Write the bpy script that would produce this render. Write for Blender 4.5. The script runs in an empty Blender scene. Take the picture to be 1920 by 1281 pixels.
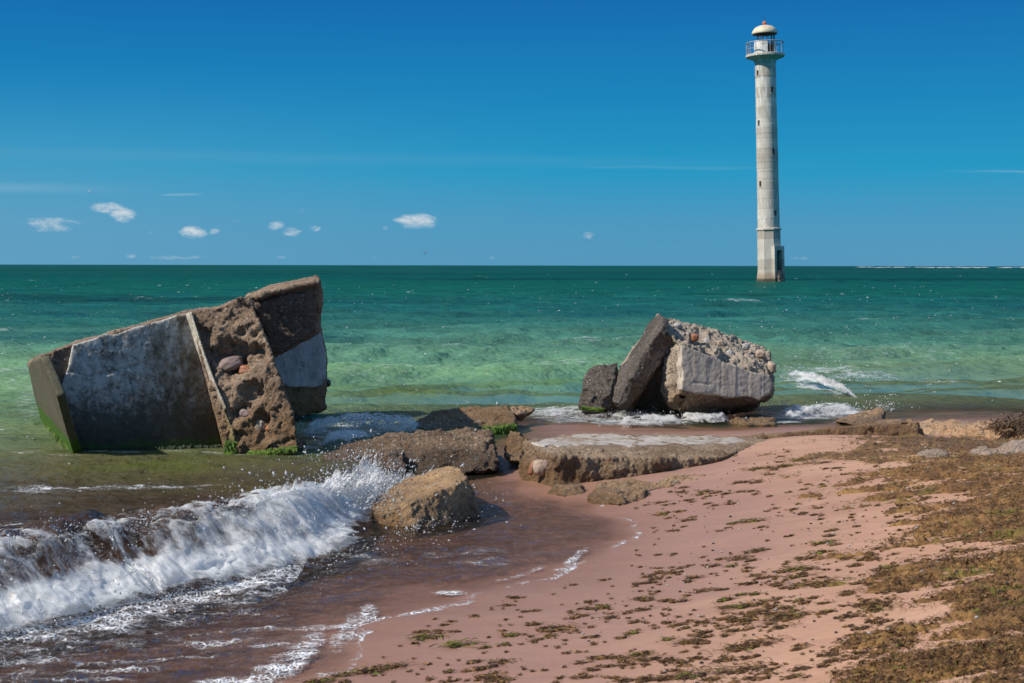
import bpy, bmesh, math, random
import numpy as np
from mathutils import Vector, Matrix, Euler

random.seed(7)
RNG = np.random.default_rng(7)
scene = bpy.context.scene
COL = scene.collection
R = math.radians

# ------------------------------------------------------------------ camera
FPX, CX, CY, HOR = 2666.7, 960.0, 640.5, 497.8      # the photograph is 1920 x 1281
CAM_Z = 1.55
PITCH = math.atan((CY - HOR) / FPX)
cam_data = bpy.data.cameras.new('camera')
cam_data.sensor_width = 36.0
cam_data.lens = 50.0
cam_data.clip_start = 0.05
cam_data.clip_end = 100000.0
cam_data.dof.use_dof = True
cam_data.dof.focus_distance = 11.5
cam_data.dof.aperture_fstop = 9.0
cam = bpy.data.objects.new('camera', cam_data)
COL.objects.link(cam)
CAM_M = Matrix.Rotation(math.pi / 2 - PITCH, 4, 'X') @ Matrix.Rotation(R(0.105), 4, 'Z')
cam.matrix_world = Matrix.Translation((0, 0, CAM_Z)) @ CAM_M
scene.camera = cam
CAM_R = np.array(CAM_M.to_3x3())
CAM_O = np.array((0.0, 0.0, CAM_Z))

def ray(px, py):
    d = CAM_R @ np.array(((px - CX) / FPX, -(py - CY) / FPX, -1.0))
    return d

def P(px, py, Y):
    """the place seen at a pixel of the photograph, Y metres out"""
    d = ray(px, py)
    return CAM_O + d * (Y / d[1])

def G(px, py, z=0.0):
    """the place seen at a pixel of the photograph, on the level z"""
    d = ray(px, py)
    return CAM_O + d * ((z - CAM_Z) / d[2])

def RP(px, py, p0, n):
    d = ray(px, py)
    return CAM_O + d * (np.dot(np.array(p0) - CAM_O, n) / np.dot(d, n))

def PIX(co):
    """survey the other way round: photograph pixel of world points (n,3)"""
    v = (np.asarray(co) - CAM_O) @ CAM_R
    return CX + FPX * v[:, 0] / -v[:, 2], CY - FPX * v[:, 1] / -v[:, 2]

# ------------------------------------------------------------------ noise
_p = np.random.default_rng(11).permutation(256)
_perm = np.concatenate([_p, _p, _p]).astype(np.int64)
_g = np.random.default_rng(5).normal(size=(256, 3))
_g /= np.linalg.norm(_g, axis=1)[:, None]

def perlin(q):
    q = np.asarray(q, float)
    i = np.floor(q).astype(np.int64)
    f = q - i
    i &= 255
    u = f * f * f * (f * (f * 6 - 15) + 10)
    res = np.zeros(len(q))
    for a in (0, 1):
        wa = u[:, 0] if a else 1 - u[:, 0]
        pa = _perm[(i[:, 0] + a) & 255]
        for b in (0, 1):
            wb = wa * (u[:, 1] if b else 1 - u[:, 1])
            pb = _perm[pa + ((i[:, 1] + b) & 255)]
            for c in (0, 1):
                h = _perm[pb + ((i[:, 2] + c) & 255)]
                d = _g[h]
                res += wb * (u[:, 2] if c else 1 - u[:, 2]) * (
                    d[:, 0] * (f[:, 0] - a) + d[:, 1] * (f[:, 1] - b) + d[:, 2] * (f[:, 2] - c))
    return res * 1.5

def fbm(q, s=1.0, oct=4, gain=0.5, seed=0.0):
    q = np.asarray(q, float) * s + seed * 17.31
    r = np.zeros(len(q)); a = 1.0
    for _ in range(oct):
        r += a * perlin(q)
        q = q * 2.03 + 5.7
        a *= gain
    return r

def ridged(q, s=1.0, oct=4, gain=0.5, seed=0.0):
    q = np.asarray(q, float) * s + seed * 17.31
    r = np.zeros(len(q)); a = 1.0
    for _ in range(oct):
        r += a * (1 - np.abs(perlin(q)) * 2)
        q = q * 2.03 + 5.7
        a *= gain
    return r

def worley(q, s=1.0, seed=0):
    """distance to the nearest feature point and that point's own random number"""
    q = np.asarray(q, float) * s + seed * 3.7
    i = np.floor(q).astype(np.int64)
    best = np.full(len(q), 9.0); idd = np.zeros(len(q))
    for a in (-1, 0, 1):
        for b in (-1, 0, 1):
            for c in (-1, 0, 1):
                j = i + (a, b, c)
                h = _perm[_perm[_perm[j[:, 0] & 255] + (j[:, 1] & 255)] + (j[:, 2] & 255)]
                fp = j + (_g[h] * 0.35 + 0.5)
                d = np.linalg.norm(q - fp, axis=1)
                m = d < best
                best[m] = d[m]; idd[m] = (h[m] * 0.618034) % 1.0
    return best, idd

def P2(x, y, z=0.0):
    return np.stack([x, y, np.full_like(x, z)], 1)

def sm(a, b, x):
    t = np.clip((x - a) / (b - a), 0, 1)
    return t * t * (3 - 2 * t)

# ------------------------------------------------------------------ meshes
def mesh_np(name, co, faces, smooth=True):
    """faces: (n,3) or (n,4) array"""
    me = bpy.data.meshes.new(name)
    faces = np.asarray(faces, dtype=np.int32)
    n, k = faces.shape
    me.vertices.add(len(co)); me.loops.add(n * k); me.polygons.add(n)
    me.vertices.foreach_set('co', np.asarray(co, np.float32).ravel())
    me.loops.foreach_set('vertex_index', faces.ravel())
    me.polygons.foreach_set('loop_start', np.arange(0, n * k, k, dtype=np.int32))
    me.polygons.foreach_set('use_smooth', np.full(n, smooth))
    me.update(calc_edges=True)
    return me

def grid_faces(nr, nc):
    a = np.arange((nr - 1) * (nc - 1))
    r, c = a // (nc - 1), a % (nc - 1)
    v = r * nc + c
    return np.stack([v, v + 1, v + nc + 1, v + nc], 1)

def attr_f(me, name, val):
    a = me.attributes.new(name, 'FLOAT', 'POINT')
    a.data.foreach_set('value', np.asarray(val, np.float32))

def attr_c(me, name, rgb):
    a = me.attributes.new(name, 'FLOAT_COLOR', 'POINT')
    c = np.ones((len(rgb), 4), np.float32); c[:, :3] = rgb
    a.data.foreach_set('color', c.ravel())

def get_co(me):
    a = np.empty(len(me.vertices) * 3, np.float32); me.vertices.foreach_get('co', a)
    return a.reshape(-1, 3).astype(float)

def get_no(me):
    a = np.empty(len(me.vertices) * 3, np.float32); me.vertices.foreach_get('normal', a)
    return a.reshape(-1, 3).astype(float)

def set_co(me, co):
    me.vertices.foreach_set('co', np.asarray(co, np.float32).ravel()); me.update()

def link(name, me, m, parent=None, loc=None):
    """link a mesh given in world coordinates; its origin goes to loc (or the parent's place)"""
    o = bpy.data.objects.new(name, me)
    COL.objects.link(o)
    if m is not None:
        me.materials.clear(); me.materials.append(m)
    if parent is not None:
        base = np.array(parent.location)
        o.parent = parent
        set_co(me, get_co(me) - base)
    elif loc is not None:
        set_co(me, get_co(me) - np.array(loc)); o.location = loc
    return o

def obj(name, bm, m, parent=None, smooth=True):
    """link a bmesh in its parent's own coordinates"""
    me = bpy.data.meshes.new(name)
    bm.to_mesh(me); bm.free()
    me.polygons.foreach_set('use_smooth', np.full(len(me.polygons), smooth))
    if m is not None: me.materials.append(m)
    o = bpy.data.objects.new(name, me)
    COL.objects.link(o)
    if parent is not None: o.parent = parent
    return o

def tag(o, label=None, cat=None, group=None, kind=None):
    if label: o['label'] = label
    if cat: o['category'] = cat
    if group: o['group'] = group
    if kind: o['kind'] = kind
    return o

def empty(name, loc, label, cat, group=None):
    o = bpy.data.objects.new(name, None)
    o.empty_display_size = 0.2
    COL.objects.link(o); o.location = Vector([float(v) for v in loc])
    return tag(o, label, cat, group)

def hull_into(bm, pts):
    vs = [bm.verts.new([float(c) for c in p]) for p in pts]
    r = bmesh.ops.convex_hull(bm, input=vs)
    dead = [e for e in r['geom_interior'] + r['geom_unused'] if isinstance(e, bmesh.types.BMVert) and e.is_valid]
    bmesh.ops.delete(bm, geom=list(set(dead)), context='VERTS')

def extrude_into(bm, poly, off):
    """closed prism: polygon (list of points) swept by the vector off"""
    off = np.asarray(off, float)
    a = [bm.verts.new([float(c) for c in p]) for p in poly]
    b = [bm.verts.new([float(c) for c in np.asarray(p) + off]) for p in poly]
    bm.faces.new(a); bm.faces.new(b[::-1])
    n = len(a)
    for i in range(n):
        j = (i + 1) % n
        bm.faces.new((a[j], a[i], b[i], b[j]))

def apply_mods(me, mods):
    o = bpy.data.objects.new('work_piece', me)
    COL.objects.link(o)
    for kind, props in mods:
        md = o.modifiers.new('m', kind)
        for k, v in props.items(): setattr(md, k, v)
    dg = bpy.context.evaluated_depsgraph_get(); dg.update()
    out = bpy.data.meshes.new_from_object(o.evaluated_get(dg))
    bpy.data.objects.remove(o)
    return out

def lump(hulls=(), prisms=(), voxel=0.015, carve=()):
    """union of solids as one weathered closed skin"""
    bm = bmesh.new()
    for h in hulls: hull_into(bm, h)
    for poly, off in prisms: extrude_into(bm, poly, off)
    bmesh.ops.triangulate(bm, faces=bm.faces[:])
    bmesh.ops.recalc_face_normals(bm, faces=bm.faces[:])
    me = bpy.data.meshes.new('lump'); bm.to_mesh(me); bm.free()
    me = apply_mods(me, [('REMESH', dict(mode='VOXEL', voxel_size=voxel, use_smooth_shade=True))])
    return me

def relax(me, k=1, f=0.5):
    co = get_co(me)
    e = np.empty(len(me.edges) * 2, np.int32); me.edges.foreach_get('vertices', e); e = e.reshape(-1, 2)
    for _ in range(k):
        s = np.zeros_like(co); n = np.zeros(len(co))
        np.add.at(s, e[:, 0], co[e[:, 1]]); np.add.at(s, e[:, 1], co[e[:, 0]])
        np.add.at(n, e[:, 0], 1); np.add.at(n, e[:, 1], 1)
        co = co + f * (s / np.maximum(n, 1)[:, None] - co)
    set_co(me, co)
    return me

def push(me, fn):
    co, no = get_co(me), get_no(me)
    set_co(me, co + no * fn(co, no)[:, None])
    return me

def rubble(co, amp=1.0, peb=22.0, seed=0):
    """broken conglomerate: angular bites, fine grit, pebbles standing out"""
    w = co + 0.025 * np.stack([perlin(co * 9 + 3), perlin(co * 9 + 40), perlin(co * 9 + 80)], 1)
    d, idd = worley(w, peb, seed)
    pebs = np.clip(0.50 - d, 0, .3) * (idd > 0.62) * 0.045
    d2, id2 = worley(w, peb * 0.40, seed + 3)
    chips = (id2 - 0.5) * 0.034                       # plates of different height: sharp broken edges
    d3, id3 = worley(w, peb * 1.1, seed + 5)
    chips = chips + (id3 - 0.5) * 0.013
    grit = 0.007 * ridged(co, 34, 3, 0.6, seed + 2) - 0.007
    return amp * (0.026 * fbm(co, 3.5, 4, 0.55, seed) + chips + grit + pebs - 0.004)

# ------------------------------------------------------------------ node materials
class NT:
    def __init__(self, nt): self.nt = nt
    def n(self, t, ins=None, **props):
        nd = self.nt.nodes.new(t)
        for k, v in props.items(): setattr(nd, k, v)
        for k, v in (ins or {}).items(): self.set(nd.inputs[k], v)
        return nd
    def set(self, s, v):
        if isinstance(v, bpy.types.NodeSocket): self.nt.links.new(v, s)
        elif hasattr(s.default_value, '__len__') and not isinstance(v, str):
            v = list(v)
            if len(s.default_value) == 4 and len(v) == 3: v = v + [1.0]
            s.default_value = v
        else: s.default_value = v
    def math(self, op, a, b=0.0, c=None, clamp=False):
        i = {0: a, 1: b}
        if c is not None: i[2] = c
        return self.n('ShaderNodeMath', i, operation=op, use_clamp=clamp).outputs[0]
    def mix(self, f, a, b, mode='MIX'):
        nd = self.nt.nodes.new('ShaderNodeMix'); nd.data_type = 'RGBA'; nd.blend_type = mode
        self.set(nd.inputs[0], f); self.set(nd.inputs[6], a); self.set(nd.inputs[7], b)
        return nd.outputs[2]
    def ramp(self, f, stops, interp='LINEAR'):
        nd = self.nt.nodes.new('ShaderNodeValToRGB'); cr = nd.color_ramp; cr.interpolation = interp
        while len(cr.elements) > 1: cr.elements.remove(cr.elements[-1])
        for i, (p, c) in enumerate(stops):
            e = cr.elements[0] if i == 0 else cr.elements.new(p)
            e.position = p
            if not hasattr(c, '__len__'): c = (c, c, c)
            e.color = (*c, 1.0)
        self.set(nd.inputs[0], f)
        return nd.outputs[0]
    def ss(self, a, b, x):
        nd = self.n('ShaderNodeMapRange', {0: x, 1: a, 2: b, 3: 0.0, 4: 1.0}, interpolation_type='SMOOTHSTEP')
        return nd.outputs[0]
    def noise(self, vec, scale, detail=4.0, rough=0.55, dist=0.0, out=0):
        return self.n('ShaderNodeTexNoise', {'Vector': vec, 'Scale': scale, 'Detail': detail, 'Roughness': rough, 'Distortion': dist}).outputs[out]
    def voro(self, vec, scale, out=0, feature='F1', rnd=1.0):
        return self.n('ShaderNodeTexVoronoi', {'Vector': vec, 'Scale': scale, 'Randomness': rnd}, feature=feature).outputs[out]
    def scale(self, vec, s):
        return self.n('ShaderNodeMapping', {'Vector': vec, 'Scale': s}).outputs[0]
    def bump(self, h, strength, dist=0.01, normal=None):
        i = {'Height': h, 'Strength': strength, 'Distance': dist}
        if normal is not None: i['Normal'] = normal
        return self.n('ShaderNodeBump', i).outputs[0]

def new_mat(name):
    m = bpy.data.materials.new(name); m.use_nodes = True
    m.node_tree.nodes.clear()
    t = NT(m.node_tree)
    out = t.n('ShaderNodeOutputMaterial')
    return m, t, out

def finish(t, out, color, rough=0.85, normal=None, spec=0.3, **kw):
    i = {'Base Color': color, 'Roughness': rough, 'Specular IOR Level': spec}
    if normal is not None: i['Normal'] = normal
    i.update(kw)
    b = t.n('ShaderNodeBsdfPrincipled', i)
    t.nt.links.new(b.outputs[0], out.inputs[0])
    return b

def pos(t): return t.n('ShaderNodeNewGeometry').outputs['Position']
def zof(t, p): return t.n('ShaderNodeSeparateXYZ', {0: p}).outputs

ALGAE = (0.07, 0.16, 0.006)

def mat_rubble(name, base, dark, peb=(0.30, 0.20, 0.14), scale=38.0, wet=0.10, wet_col=(0.045, 0.026, 0.010), algae=0.0, algae_z=0.06, dirt=0.5, gold=0.0):
    """conglomerate concrete: sandy paste, mixed pebbles, darker and glossier where the sea keeps it wet"""
    m, t, out = new_mat(name)
    p = pos(t); z = zof(t, p)[2]
    n1 = t.noise(p, 3.2, 6, 0.62); n2 = t.noise(p, 26, 5, 0.65)
    c = t.mix(t.ss(0.35, 0.68, n1), dark, base)
    c = t.mix(t.math('MULTIPLY', t.ss(0.45, 0.62, n2), dirt), c, dark)
    n4 = t.noise(p, 95, 4, 0.7)
    c = t.mix(t.math('MULTIPLY', t.ss(0.50, 0.66, n4), 0.6), c, [min(1, v * 1.5) for v in base])
    c = t.mix(t.math('MULTIPLY', t.ss(0.43, 0.32, n4), 0.5), c, [v * 0.55 for v in dark])
    vc = t.n('ShaderNodeTexVoronoi', {'Vector': p, 'Scale': scale})
    rnd = t.n('ShaderNodeSeparateColor', {0: vc.outputs['Color']}).outputs
    pc = t.ramp(rnd[0], [(0.0, (0.44, 0.42, 0.39)), (0.28, peb), (0.5, (0.10, 0.075, 0.06)), (0.75, (0.58, 0.50, 0.40)), (1.0, (0.30, 0.11, 0.055))])
    ispeb = t.math('MULTIPLY', t.ss(0.52, 0.62, rnd[1]), t.ss(0.46, 0.36, vc.outputs['Distance']))
    c = t.mix(t.math('MULTIPLY', ispeb, 0.85), c, pc)
    v2 = t.n('ShaderNodeTexVoronoi', {'Vector': p, 'Scale': scale * 1.9})
    r2 = t.n('ShaderNodeSeparateColor', {0: v2.outputs['Color']}).outputs
    spk = t.math('MULTIPLY', t.ss(0.84, 0.87, r2[2]), t.ss(0.40, 0.30, v2.outputs['Distance']))
    c = t.mix(t.math('MULTIPLY', spk, 0.85), c, t.mix(r2[0], (0.62, 0.56, 0.48), peb))
    wz = t.math('ADD', z, t.math('MULTIPLY', t.math('SUBTRACT', n1, 0.5), 0.35))
    w = t.ss(wet + 0.10, wet - 0.06, wz)
    c = t.mix(t.math('MULTIPLY', w, 0.72), c, t.mix(0.35, wet_col, c))
    if gold: c = t.mix(t.math('MULTIPLY', t.ss(gold + 0.25, gold - 0.1, wz), 0.5), c, (0.25, 0.125, 0.030))
    if algae:
        n3 = t.noise(p, 7, 3, 0.6)
        az = t.math('ADD', z, t.math('MULTIPLY', t.math('SUBTRACT', n3, 0.5), 0.12))
        al = t.math('MULTIPLY', t.ss(algae_z + 0.03, algae_z - 0.02, az), algae)
        c = t.mix(al, c, t.mix(n2, ALGAE, (0.03, 0.09, 0.004)))
    h = t.math('ADD', t.math('MULTIPLY', t.noise(p, 42, 8, 0.75), 1.0), t.math('MULTIPLY', ispeb, 0.5))
    h = t.math('ADD', h, t.math('MULTIPLY', spk, 0.3))
    h = t.math('ADD', h, t.math('MULTIPLY', t.noise(p, 17, 4, 0.7, 0.6), 0.9))
    nb = t.bump(h, 1.0, 0.045)
    ro = t.math('SUBTRACT', 0.9, t.math('MULTIPLY', w, 0.48))
    finish(t, out, c, ro, nb, 0.35)
    return m

def mat_plaster(name, light, stain, amount=0.5, low=0.35, bump=0.4, algae=0.0, algae_z=0.1, cracks=0.0, wash=None):
    """old cement render: pale, mottled with black lichen, dark where the water reaches it"""
    m, t, out = new_mat(name)
    p = pos(t); z = zof(t, p)[2]
    n1 = t.noise(p, 2.2, 6, 0.65); n2 = t.noise(p, 14, 6, 0.7); n3 = t.noise(t.scale(p, (1, 1, 0.35)), 9, 5, 0.7)
    lich = t.math('ADD', t.math('MULTIPLY', n1, 0.34), t.math('ADD', t.math('MULTIPLY', n2, 0.36), t.math('MULTIPLY', t.noise(p, 38, 6, 0.75), 0.30)))
    zz = t.math('ADD', z, t.math('MULTIPLY', t.math('SUBTRACT', n1, 0.5), 0.5))
    lowm = t.ss(low + 0.30, low - 0.28, zz)
    thr = t.math('SUBTRACT', 0.62 - 0.14 * amount, t.math('MULTIPLY', lowm, 0.16))
    mk = t.ss(-0.06, 0.085, t.math('SUBTRACT', lich, thr))
    c = t.mix(t.ss(0.35, 0.65, n3), light, [v * 0.74 for v in light])
    if wash:                                          # rusty run-off down one side
        wx = t.math('ADD', zof(t, p)[0], t.math('MULTIPLY', t.math('SUBTRACT', n1, 0.5), 1.6))
        c = t.mix(t.math('MULTIPLY', t.ss(wash[0] - .55, wash[0] + .15, wx), t.ss(0.30, 0.60, n3)), c, wash[1])
    c = t.mix(t.math('MULTIPLY', mk, 0.85), c, t.mix(n2, stain, [v * 0.4 for v in stain]))
    c = t.mix(t.math('MULTIPLY', lowm, 0.90), c, t.mix(n2, [v * 0.7 for v in stain], (0.018, 0.016, 0.011)))
    if algae:
        az = t.math('ADD', z, t.math('MULTIPLY', t.math('SUBTRACT', n3, 0.5), 0.22))
        c = t.mix(t.math('MULTIPLY', t.ss(algae_z + 0.04, algae_z - 0.03, az), algae), c, t.mix(n2, ALGAE, (0.02, 0.06, 0.003)))
    h = t.math('ADD', t.noise(p, 45, 6, 0.7), t.math('MULTIPLY', n2, 0.8))
    if cracks:
        cr = t.voro(t.n('ShaderNodeMixRGB', {0: 0.12, 1: p, 2: t.noise(p, 3, 3, 0.6, out=1)}).outputs[0], cracks, 0, 'DISTANCE_TO_EDGE')
        ck = t.math('MULTIPLY', t.ss(0.010, 0.003, cr), t.ss(0.45, 0.55, t.noise(p, 1.3, 2)))
        c = t.mix(t.math('MULTIPLY', ck, 0.85), c, (0.02, 0.018, 0.015))
        h = t.math('SUBTRACT', h, t.math('MULTIPLY', ck, 1.5))
    nb = t.bump(h, bump, 0.008)
    finish(t, out, c, t.math('SUBTRACT', 0.85, t.math('MULTIPLY', lowm, 0.35)), nb, 0.3)
    return m

def mat_plain(name, col, rough=0.8, var=0.25, scale=12.0, bump=0.3, metal=0.0, spot=None):
    m, t, out = new_mat(name)
    tc = t.n('ShaderNodeTexCoord').outputs['Object']
    n1 = t.noise(tc, scale, 6, 0.65)
    c = t.mix(t.ss(0.3, 0.7, n1), [v * (1 - var) for v in col], [min(1, v * (1 + var)) for v in col])
    if spot: c = t.mix(t.ss(0.52, 0.64, t.noise(tc, scale * 0.4, 5, 0.7)), c, spot)
    nb = t.bump(t.noise(tc, scale * 4, 5, 0.7), bump, 0.01)
    finish(t, out, c, rough, nb, 0.4, Metallic=metal)
    return m
# ------------------------------------------------------------------ daylight
SUN_AZ, SUN_EL = R(69.0), R(42.0)
SUN = Vector((-math.sin(SUN_AZ) * math.cos(SUN_EL), -math.cos(SUN_AZ) * math.cos(SUN_EL), math.sin(SUN_EL)))
sun_d = bpy.data.lights.new('sun', 'SUN')
sun_d.energy = 4.9; sun_d.angle = R(0.53); sun_d.color = (1.0, 0.93, 0.83)
sun = bpy.data.objects.new('sun', sun_d); COL.objects.link(sun)
sun.rotation_euler = SUN.to_track_quat('Z', 'Y').to_euler()

world = bpy.data.worlds.new('World'); scene.world = world
world.use_nodes = True
world.node_tree.nodes.clear()
w = NT(world.node_tree)
wout = w.n('ShaderNodeOutputWorld')
sky = w.n('ShaderNodeTexSky', sky_type='NISHITA', sun_disc=False, sun_elevation=SUN_EL,
          sun_rotation=math.atan2(SUN.x, SUN.y), altitude=0.0, air_density=1.0, dust_density=0.3, ozone_density=3.0)
tc = w.n('ShaderNodeTexCoord').outputs['Generated']
sx, sy, sz = w.n('ShaderNodeSeparateXYZ', {0: tc}).outputs[:3]
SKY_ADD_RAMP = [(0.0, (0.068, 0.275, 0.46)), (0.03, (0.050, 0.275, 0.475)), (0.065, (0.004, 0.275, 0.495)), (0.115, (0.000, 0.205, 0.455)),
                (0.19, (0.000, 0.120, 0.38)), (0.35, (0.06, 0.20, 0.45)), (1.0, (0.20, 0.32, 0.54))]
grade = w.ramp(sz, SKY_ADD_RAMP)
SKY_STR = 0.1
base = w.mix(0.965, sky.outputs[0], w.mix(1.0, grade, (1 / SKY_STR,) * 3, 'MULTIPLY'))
# paler toward the left end of the horizon, where the sun stands
az = w.math('DIVIDE', sx, w.math('MAXIMUM', sy, 0.05))
el = w.math('DIVIDE', sz, w.math('MAXIMUM', sy, 0.05))
front = w.ss(0.1, 0.4, sy)
pale = w.math('MULTIPLY', w.ss(0.12, -0.45, az), w.ss(0.15, 0.02, el))
base = w.mix(w.math('MULTIPLY', pale, 0.42), base, [v / SKY_STR for v in (0.15, 0.36, 0.52)])
# small fair-weather clouds low over the sea: direction (azimuth, elevation), half sizes, strength
CLOUDS = [(90, 424, 44, 15, .55), (64, 432, 18, 8, .35), (110, 430, 24, 9, .6), (203, 391, 28, 10, .6), (232, 405, 23, 12, .85), (364, 438, 25, 11, .85), (404, 436, 10, 6, .6),
          (518, 425, 15, 8, .7), (544, 436, 18, 8, .6), (592, 430, 11, 6, .65), (560, 397, 16, 6, .35), (781, 415, 36, 13, .9), (795, 420, 24, 9, .6),
          (1103, 441, 13, 7, .6), (282, 438, 14, 5, .22), (440, 416, 18, 4, .2), (722, 428, 7, 4, .3), (230, 437, 8, 5, .22), (1030, 446, 7, 3, .2), (150, 418, 14, 5, .25),
          (325, 484, 60, 4, .40), (130, 485, 55, 3.0, .28), (250, 482, 12, 3.5, .35), (720, 484, 30, 3, .22), (525, 483, 12, 3, .30), (925, 484, 14, 3, .3), (1500, 484, 20, 3, .2), (655, 487, 8, 3, .18)]
vec = w.n('ShaderNodeCombineXYZ', {0: az, 1: w.math('MULTIPLY', el, 1.5), 2: 0.0}).outputs[0]
nz = w.noise(w.n('ShaderNodeMapping', {'Vector': vec, 'Scale': (0.7, 1.25, 1.0), 'Rotation': (0, 0, 0.3)}).outputs[0], 52, 8, 0.70, 1.2)
nzf = w.noise(vec, 150, 6, 0.7, 0.3)
tot = None
for px, py, hw, hh, st in CLOUDS:
    a0, e0 = (px - 960) / FPX, (498 - py) / FPX
    dx = w.math('DIVIDE', w.math('SUBTRACT', az, a0), hw / FPX)
    dy = w.math('DIVIDE', w.math('SUBTRACT', el, e0), hh / FPX)
    d2 = w.math('ADD', w.math('MULTIPLY', dx, dx), w.math('MULTIPLY', dy, dy))
    g = w.math('MULTIPLY', w.ss(2.2, 0.0, d2), st)
    tot = g if tot is None else w.math('MAXIMUM', tot, g)
dn = w.math('ADD', tot, w.math('MULTIPLY', w.math('SUBTRACT', w.math('ADD', w.math('MULTIPLY', nz, 0.7), w.math('MULTIPLY', nzf, 0.3)), 0.5), 2.8))
cl = w.math('MULTIPLY', w.ss(0.20, 1.30, dn), w.ss(0.02, 0.22, tot))
cl = w.math('MULTIPLY', w.math('MULTIPLY', cl, front), 0.95)
# thin streaks of high cloud
def streak(px0, px1, py, hh, st, tilt=0.0):
    a0, a1, e0 = (px0 - 960) / FPX, (px1 - 960) / FPX, (498 - py) / FPX
    ee = w.math('ADD', el, w.math('MULTIPLY', w.math('SUBTRACT', az, (a0 + a1) / 2), tilt))
    ee = w.math('ADD', ee, w.math('MULTIPLY', w.math('SUBTRACT', w.noise(w.n('ShaderNodeCombineXYZ', {0: az, 1: w.math('MULTIPLY', el, 4)}).outputs[0], 9, 5, 0.6), 0.5), 0.006))
    d = w.math('ABSOLUTE', w.math('DIVIDE', w.math('SUBTRACT', ee, e0), hh / FPX))
    k = w.math('MULTIPLY', w.ss(1.0, 0.0, d), w.math('MULTIPLY', w.ss(a0, a0 + (a1 - a0) * .35, az), w.ss(a1, a1 - (a1 - a0) * .35, az)))
    return w.math('MULTIPLY', w.math('MULTIPLY', k, st), front)
st = streak(-900, 340, 355, 15, 0.24)
st = w.math('MAXIMUM', st, streak(290, 390, 365, 3, 0.35))
st = w.math('MAXIMUM', st, streak(-600, 1750, 298, 18, 0.045, 0.012))
st = w.math('MAXIMUM', st, streak(1000, 1500, 315, 5, 0.10))
st = w.math('MAXIMUM', st, streak(1740, 2300, 321, 3, 0.28))
base = w.mix(st, base, [v / SKY_STR for v in (0.34, 0.52, 0.62)])
base = w.mix(cl, base, [v / SKY_STR for v in (0.66, 0.70, 0.72)])
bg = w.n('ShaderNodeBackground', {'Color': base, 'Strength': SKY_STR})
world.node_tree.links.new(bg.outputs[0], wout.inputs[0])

vs = scene.view_settings
scene.display_settings.display_device = 'sRGB'
vs.view_transform = 'Standard'; vs.look = 'None'; vs.exposure = 0.13; vs.gamma = 1.0
scene.cycles.use_denoising = True
scene.cycles.max_bounces = 8
scene.cycles.transparent_max_bounces = 48
scene.cycles.sample_clamp_indirect = 4.0
scene.cycles.caustics_reflective = False
scene.cycles.caustics_refractive = False
# ------------------------------------------------------------------ beach and sea bed
CP = [  # photograph pixel, level
 (520,1281,0),(640,1215,0),(700,1165,0),(850,1120,0),(1000,1085,0),(1120,1030,0),(1150,985,0),(1090,945,0),(985,905,0),
 (930,885,-.015),(955,860,-.02),(1000,800,-.03),(1200,800,-.03),(1390,806,-.03),
 (1250,1281,.16),(1600,1281,.28),(1920,1281,.40),(1000,1281,.10),(760,1281,.045),(1250,1100,.085),(1500,1100,.20),(1900,1100,.36),
 (1400,950,.12),(1700,950,.25),(1920,950,.33),(1360,850,.10),(1400,836,.172),(1432,827,.168),(1560,814,.165),(1366,852,.137),(1345,859,.125),(1720,822,.17),(1920,835,.22),(1130,925,.035),(1250,880,.08),
 (1450,802,-.03),(1560,800,-.03),(1640,797,0.0),(1600,775,-.15),(1760,800,.06),(1910,800,.08),(1900,775,-.1),(1920,750,-.4),(1500,740,-.45),
 (600,1100,-.07),(300,1281,-.06),(0,1281,-.10),(300,1150,-.12),(0,1100,-.22),(700,1000,-.08),(700,900,-.18),(300,900,-.35),(0,900,-.45),
 (500,850,-.40),(100,850,-.55),(900,800,-.12),(800,770,-.35),(1100,780,-.15),(1300,780,-.2),(700,700,-1.0),(1300,700,-.9),(0,700,-1.1),(1900,700,-1.0)]
CPW = np.array([G(a, b, c) for a, b, c in CP])
CPW = np.vstack([CPW, [(-6, 3, -.3), (0, 2.5, .12), (2.5, 2.5, .42), (6, 3, .6), (9, 6, .65), (9, 11, .35), (-9, 8, -.8), (-9, 15, -1.2), (10, 16, -.6), (12, 22, -1.1), (-12, 25, -1.3), (0, 25, -1.2)]])
def _U(r2): return np.where(r2 > 1e-12, r2 * np.log(np.maximum(r2, 1e-12)) * 0.5, 0.0)
def _tps(pts):
    n = len(pts); xy = pts[:, :2]
    K = _U(((xy[:, None] - xy[None]) ** 2).sum(-1)) + np.eye(n) * 0.02
    Pm = np.hstack([np.ones((n, 1)), xy])
    A = np.zeros((n + 3, n + 3)); A[:n, :n] = K; A[:n, n:] = Pm; A[n:, :n] = Pm.T
    return np.linalg.solve(A, np.concatenate([pts[:, 2], np.zeros(3)]))
_TW = _tps(CPW)
def ground_z(x, y):
    x = np.asarray(x, float); y = np.asarray(y, float)
    xc, yc = np.clip(x, -12, 12), np.clip(y, 2.0, 26)
    z = np.full(x.shape, _TW[-3]) + _TW[-2] * xc + _TW[-1] * yc
    for (px, py, _), wt in zip(CPW, _TW[:-3]):
        z = z + wt * _U((xc - px) ** 2 + (yc - py) ** 2)
    z = np.clip(z, -1.4, 0.7)
    z = np.where(y > 26, -1.4, z)
    q = P2(x.ravel(), y.ravel())
    und = (0.010 * fbm(q * (0.6, 1.6, 1), 1.3, 3, 0.5, 2) + 0.0025 * fbm(q * (0.5, 2.0, 1), 9, 3, 0.5, 3)).reshape(x.shape)
    return z + und * np.clip(1.2 - np.abs(z) * 0.2, 0.3, 1)

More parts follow.
